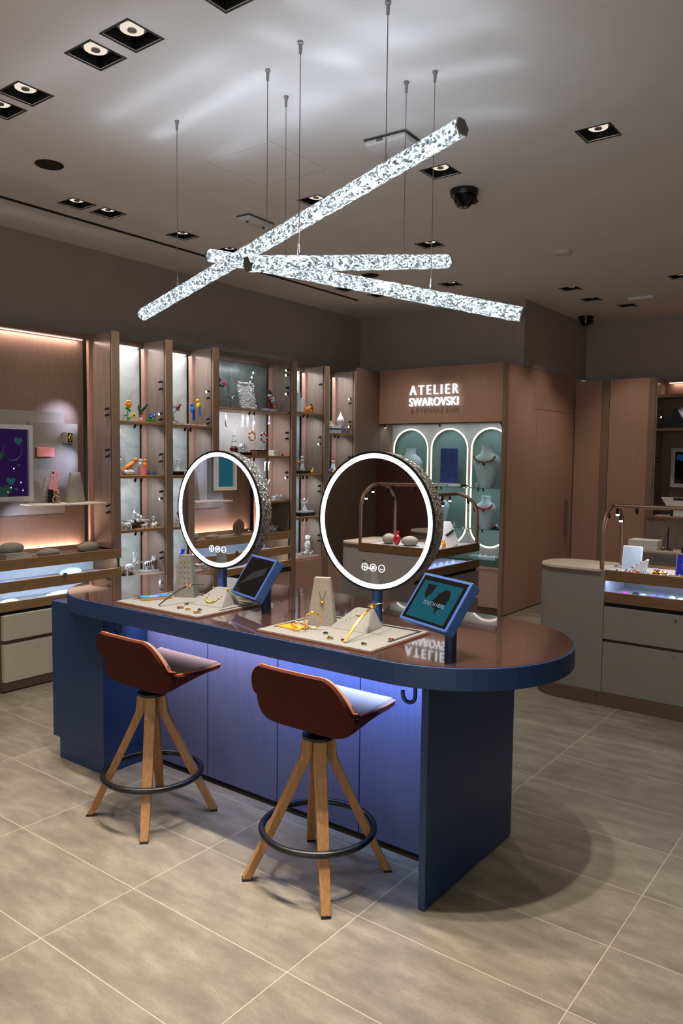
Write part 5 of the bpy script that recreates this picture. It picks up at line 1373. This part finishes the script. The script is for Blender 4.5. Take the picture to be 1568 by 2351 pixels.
# ---------------------------------------------------------------- goods on the counter behind the right mirror
CZ = .9365
t = trapezoid_stand('watch_stand', 'white wedge stand with a dark watch at the far end of the mirror counter', (-3.36, 6.00, CZ), .9, .20, .06, .14, .03, .21, 'white_plastic')
MB().tube([(-.03,-.05,.09),(.0,-.046,.11),(.04,-.04,.14)], .012, 8).build('watch', 'black', t)
t = thing('jewel_ring_tree', 'thin silver hoop ornament with crystals on the counter behind the right mirror', 'ornament', (-3.34, 5.75, CZ+.004)); MB().tube([(0,.045*math.cos(2*PI*i/24),.055+.05*math.sin(2*PI*i/24)) for i in range(24)], .0028, 6, True).build('hoop', 'silver', t); m = MB(); [m.ball((0,.045*math.cos(a),.055+.05*math.sin(a)),.010,1) for a in (.5,1.6,4.2,5.0)]; m.build('crystals', 'crystal_bits', t)
t = thing('crystal_figurine', 'orange crystal fox on the counter behind the right mirror', 'figurine', (-3.30, 5.84, CZ), .6); animal(t, .7, 'orange', .018)
t = thing('crystal_figurine', 'white and dark crystal penguin on the near part of the counter behind the right mirror', 'figurine', (-3.30, 5.50, CZ)); m = MB(); m.ball((0,0,.045),(.022,.02,.045),2); m.build('body', 'black', t); MB().ball((.012,-.006,.042),(.014,.016,.034),2).build('belly', 'white_gloss', t); MB().ball((0,0,.10),.017,2).build('head', 'black', t)
for k in range(7):
    m = MB(); m.tube([(.022*math.cos(2*PI*j/18),.022*math.sin(2*PI*j/18),.004) for j in range(18)], .004, 6, True); m.ball((.02,0,.010),.009,1)
    solo(m, 'bracelet', 'silver', 'small silver bracelet lying on the top tray of the counter behind the right mirror', 'bracelet', (-3.235+random.uniform(-.02,.01), 5.30+.11*k, CZ), random.uniform(0,6), 'bracelets on the mirror counter')
for k in range(7):
    m = MB(); m.prism([(-.03,0),(.03,0),(.0,.052)], -.018, .018, 'y'); m2 = m
    solo(m2, 'ring_cone', 'white_gloss', 'white ring cone in the lit glass drawer of the counter behind the right mirror', 'ring stand', (-3.232, 5.26+.105*k, .7755), .8, 'ring cones in the mirror counter drawer')

# ---------------------------------------------------------------- goods on the right counter
def plaque(x, y, w, h, mat, rim, label, tilt=-.16, rz=0.):
    t = thing('phone_case', label, 'phone case', (x, y, CZ+.001), rz)
    f = MB().prism(arc(-w/2+.01,.01,.01,180,270,3)+arc(w/2-.01,.01,.01,270,360,3)+arc(w/2-.01,h-.01,.01,0,90,3)+arc(-w/2+.01,h-.01,.01,90,180,3), -.005, .005, 'y').build('shell', rim, t); f.rotation_euler = (tilt, 0, 0)
    g = MB().prism([(-w/2+.007,.008),(w/2-.007,.008),(w/2-.007,h-.008),(-w/2+.007,h-.008)], -.0062, -.0051, 'y').build('back', mat, None); g.parent = f
    MB().prism([(.012,.0),(.060,.0),(.026,h*.7)], -.02, .02, 'x').build('easel', 'white_plastic', t)
    return t, f, g
t, f, g = plaque(-1.62, 5.56, .135, .165, 'ice_blue', 'white_gloss', 'pale blue marbled phone case standing at the left of the right counter')
t, f, g = plaque(-1.235, 5.42, .115, .155, 'cobalt', 'rose_gold', 'bright blue gold-rimmed phone case standing on the right counter near the photo edge')
m = MB(); m.tube([(.016*math.cos(2*PI*i/16),-.0066,.07+.022*math.sin(2*PI*i/16)) for i in range(16)], .003, 5, True); m.ball((0,-.0066,.07),(.008,.002,.010),1); m.ball((0,-.0066,.11),(.003,.002,.010),1)
o = m.build('emblem', 'rose_gold', None); o.parent = g
t, f, g = plaque(-1.125, 5.44, .10, .145, 'slate', 'slate', 'slate blue phone case cut by the right photo edge on the right counter')
t = thing('display_sign', 'black display block behind the bright blue phone case on the right counter', 'display block', (-1.18, 5.53, CZ+.001)); MB().box(-.10,.12,-.03,.03,0,.185).build('block', 'black', t)
t = thing('jewel_ramp', 'white sloping ramp with jewels at the left of the right counter', 'jewel rest', (-1.555, 5.47, CZ+.001), .2); m = MB(); m.prism([(-.06,.0),(.06,.0),(.075,.085),(.06,.085)], -.04, .04, 'y'); m.build('ramp', 'white_gloss', t)
m = MB(); [m.ball((-.03+.028*k,-.01+.02*(k%2),.025+.018*k),.008,1) for k in range(4)]; m.build('jewels', 'red', t)
for k in range(12):
    x = -1.66+.052*k; mt = ('gold','silver','rose_gold','red','silver','gold','brown_box','silver','gold','orange','silver','rose_gold')[k]
    m = MB(); r = .016+.008*(k % 3)
    m.tube([(r*math.cos(2*PI*j/18),r*math.sin(2*PI*j/18),.005) for j in range(18)], .0045, 6, True); m.ball((r,0,.012),.010,1)
    solo(m, 'bracelet', mt, 'small jewelled bracelet lying along the top tray of the right counter', 'bracelet', (x, 5.335+.03*(k % 3), CZ+.001), random.uniform(0,6), 'bracelets on the right counter')
t = thing('jewel_cluster', 'golden crystal brooch cluster beside the bright blue phone case', 'brooch', (-1.38, 5.40, CZ+.001)); m = MB(); [m.ball((random.uniform(-.04,.04),random.uniform(-.02,.02),.014),.013,1) for k in range(8)]; m.build('stones', 'gold', t); m = MB(); [m.ball((random.uniform(-.04,.04),random.uniform(-.02,.02),.026),.008,1) for k in range(5)]; m.build('rubies', 'dark_red', t)
DZ = .7755
for k in range(9):
    x = -1.60+.06*k; mt = ('magenta','black','ice_blue','violet','violet','white_gloss','white_gloss','rose_gold','silver')[k]
    m = MB(); m.ball((0,0,.014),(.022,.02,.014),2); m.tube([(.024*math.cos(2*PI*j/16),.022*math.sin(2*PI*j/16),.004) for j in range(16)], .004, 6, True)
    lab = ('magenta stone rest at the left of the lit drawer in the right counter','black watch in the lit drawer of the right counter, second from the left','pale blue cushion in the lit drawer of the right counter','violet bracelet in the lit drawer of the right counter, left of two','violet bracelet in the lit drawer of the right counter, right of two','white cushion watch in the lit drawer of the right counter, left of two','white cushion watch in the lit drawer of the right counter, right of two','rose gold watch in the lit drawer of the right counter','silver watch in the lit drawer of the right counter, before the black box')[k]
    solo(m, 'watch' if k > 4 else 'bracelet', mt, lab, 'watch' if k > 4 else 'bracelet', (x, 5.37+.03*(k % 2), DZ), 0)
solo(MB().box(-.09,.09,-.05,.05,0,.035,.004), 'watch_case', 'black', 'black watch case in the lit drawer of the right counter near the photo edge', 'case', (-1.03, 5.38, DZ))

# stones on the reflected counter
for k, (x, mt, lab, r) in enumerate(((-3.80,'stone_felt','grey pebble on the mirrored counter, left one',(.06,.06,.05)),(-3.58,'stone_felt','grey pebble on the mirrored counter, middle one',(.08,.06,.045)),(-3.36,'stone_felt','grey pebble on the mirrored counter, right one',(.06,.05,.045)))):
    stone('display_stone', lab, (x, -.20, .9375), r, 0, mt)
t = thing('red_purse', 'red gathered jewel pouch on the mirrored counter between the pebbles', 'pouch', (-3.69, -.16, .9375)); m = MB(); m.ball((0,0,.05),(.035,.03,.05),2); m.lathe([(.012,.095),(.026,.125)], n=10); m.build('pouch', 'red', t)

for o in REST:
    if o['category'] in ('bird','flower','figurine','lantern') and not any(k in o['label'] for k in NOSCALE): o.scale = (1.22,)*3
# every small thing rests exactly on what carries it
bpy.context.view_layer.update()
for o in list(bpy.data.objects):
    if o.parent is None and o.type == 'EMPTY' and o in REST:
        zs = [(c.matrix_world @ v.co).z for c in o.children_recursive if c.type == 'MESH' for v in c.data.vertices]
        d = o.location.z-min(zs)
        if d > -.0 or True:
            if min(zs) < o.location.z: o.location.z += d
# ---------------------------------------------------------------- lights the shop has, with some unseen ones added
WARM, COOL = (255,242,228), (226,238,255)
for i, (x, y) in enumerate(FIX):
    e = DOWN*LW.get(i, 1.0)
    if e > 0: lamp('downlight_or_fill_lamp', 'SPOT', (x, y, ZC-.005), e, WARM, .03, angle=LANG.get(i, 84), blend=.7, aim=(x, y, 0))
for x, y, k, an in MORE: lamp('downlight_or_fill_lamp', 'SPOT', (x, y, ZC-.005), DOWN*k, WARM, .03, angle=an, blend=.7, aim=(x, y, 0))  # includes the unseen fill lamps added for the mirror views
# crystal bars: light thrown up in soft bands
for (A, B) in BARS:
    mid = (A+B)/2; d = (B-A); L = d.length; d = d.normalized()
    side = d.cross(Vector((0,0,1))).normalized()
    for k, (ang, e, spr) in enumerate(((-35,1.0,130),(20,1.0,130),(-27,.06,16),(-2,.07,14),(17,.06,16),(40,.06,18))):
        dirv = Vector((0,0,1))*math.cos(math.radians(ang))+side*math.sin(math.radians(ang))
        la = lamp('bar_light', 'AREA', mid+Vector((0,0,.04)), BARUP*e*L, COOL, L*.92, .03, spread=spr)
        zax = -dirv; xax = d-zax*d.dot(zax); xax.normalize(); zz = -zax  # lamp shines along -Z
        z_ = -dirv; z_ = -z_
        Zv = -dirv; X = (d-Zv*d.dot(Zv)).normalized(); Zl = -dirv
        zl = Vector(-dirv); yl = zl.cross(X).normalized()
        la.matrix_world = Matrix(((X.x,yl.x,zl.x,la.location.x),(X.y,yl.y,zl.y,la.location.y),(X.z,yl.z,zl.z,la.location.z),(0,0,0,1)))
    la = lamp('bar_light', 'AREA', mid+Vector((0,0,-.045)), BARDOWN*L, COOL, L*.92, .05)
    la.rotation_euler = d.to_track_quat('X', 'Z').to_euler()
# under the table edge
lamp('table_strip_right', 'AREA', (-1.95, 2.60, ZB-.015), UNDER, (146,182,255), .95, .03, aim=(-1.95, 2.74, .3), spread=120)
lamp('table_strip_left', 'AREA', (-2.90, 2.60, ZB-.015), UNDER*.62, (232,228,255), .95, .03, aim=(-2.90, 2.74, .3), spread=120)
# shelving compartments
def comp(y0, y1, levels, e):
    for (zt_, zb_) in levels:
        lamp('shelf_lamp', 'AREA', (XP-.10, (y0+y1)/2, zt_-.035), e*(.5+.5*(zt_-zb_)/.45), (238,244,250), (y1-y0)*.7, .05, aim=(XB, (y0+y1)/2, zb_+.02))
comp(3.883, 4.356, [(2.64,1.985),(1.963,1.535),(1.513,1.085),(1.063,.69)], SHELF)
comp(4.43, 4.903, [(2.64,1.978),(1.956,1.53),(1.508,1.078),(1.056,.66)], SHELF)
comp(4.977, 6.0, [(2.64,2.165)], SHELF*1.1); comp(4.977, 6.0, [(2.14,1.715),(1.69,1.262)], SHELF*2.0)
comp(6.075, 6.54, [(2.64,2.18),(2.155,1.527),(1.505,1.072),(1.05,.637)], SHELF*.9)
comp(6.62, 7.085, [(2.64,1.978),(1.955,1.52),(1.498,1.07)], SHELF*.8)
# cove strips along the tops
for y0, y1 in ((3.883,4.356),(4.43,4.903),(6.075,6.54),(6.62,7.085)):
    lamp('cove_lamp', 'AREA', (XB-.02, (y0+y1)/2, ZH-.056), COVE*(y1-y0), (255,236,226), (y1-y0)*.9, .03).rotation_euler = (0, 0, PI/2)
for y0, y1, e in ((2.74,3.78,1.6),(-.2,.86,1.6)):
    lamp('cove_lamp', 'AREA', (XB-.04, (y0+y1)/2, ZH-.056), COVE*e, (255,224,210), (y1-y0)*.95, .03).rotation_euler = (0, 0, PI/2)
    lamp('cove_lamp', 'AREA', (-5.543, (y0+y1)/2, .943), COVE*e*1.6, (255,222,206), (y1-y0)*.93, .03).rotation_euler = (PI, 0, PI/2)
    lamp('niche_spot', 'SPOT', (XP-.06, y1-.02, 2.09), NSPOT, (226,226,255), .01, aim=(XB-.06, y1-.18, 1.98), angle=58, blend=1.)
    lamp('niche_spot', 'SPOT', (XP-.06, y1-.02, 1.76), NSPOT*.9, (214,218,255), .01, aim=(XB-.01, y1-.23, 1.62), angle=60, blend=1.)
    lamp('niche_spot', 'SPOT', (XP-.06, y0+.3, 1.30), NSPOT*.6, (214,218,255), .01, aim=(XB-.03, y0+.5, 1.12), angle=80, blend=1.)
# lit glass drawers
for y0, y1 in ((2.80,3.888),(4.979,5.998),(-.2,.882)):
    for z in (.859,.706):
        lamp('drawer_lamp', 'AREA', (XP-.03, (y0+y1)/2, z), DRAW, (218,216,255), (y1-y0)*.9, .01, aim=(-5.40, (y0+y1)/2, z-.12))
lamp('drawer_lamp', 'AREA', (-.80, 5.31, .892), DRAW*1.7, (200,200,255), 1.8, .01, aim=(-.80, 5.50, .77))
lamp('drawer_lamp', 'AREA', (-3.195, 5.70, .892), DRAW, (190,190,255), 1.0, .01, aim=(-3.40, 5.70, .77))
lamp('counter_lamp', 'AREA', (-1.0, 5.50, 1.33), CNT, (255,250,255), 1.2, .05)
lamp('counter_lamp', 'AREA', (-3.40, 5.70, 1.33), CNT*.7, (255,250,255), .05, .9)
lamp('counter_lamp', 'AREA', (-3.65, -.18, 1.33), CNT*.6, (255,250,255), .6, .05)
# arched cabinet
for c in CX:
    for z, e in ((2.08,1.),(1.375,.75),(.92,.6)):
        lamp('arch_lamp', 'AREA', (c, 7.66, z), ARCH*e, (220,240,250), .40, .06, aim=(c, 7.84, z-.4))
# far shelf
lamp('cove_lamp', 'AREA', (-1.86, YR+.277, 2.64), COVE*1.2, (255,206,180), 1.2, .03)
lamp('niche_spot', 'SPOT', (-2.54, YR+.06, 2.28), NSPOT*.8, (214,218,255), .01, aim=(-2.3, YR+.3, 2.2), angle=60, blend=.9)
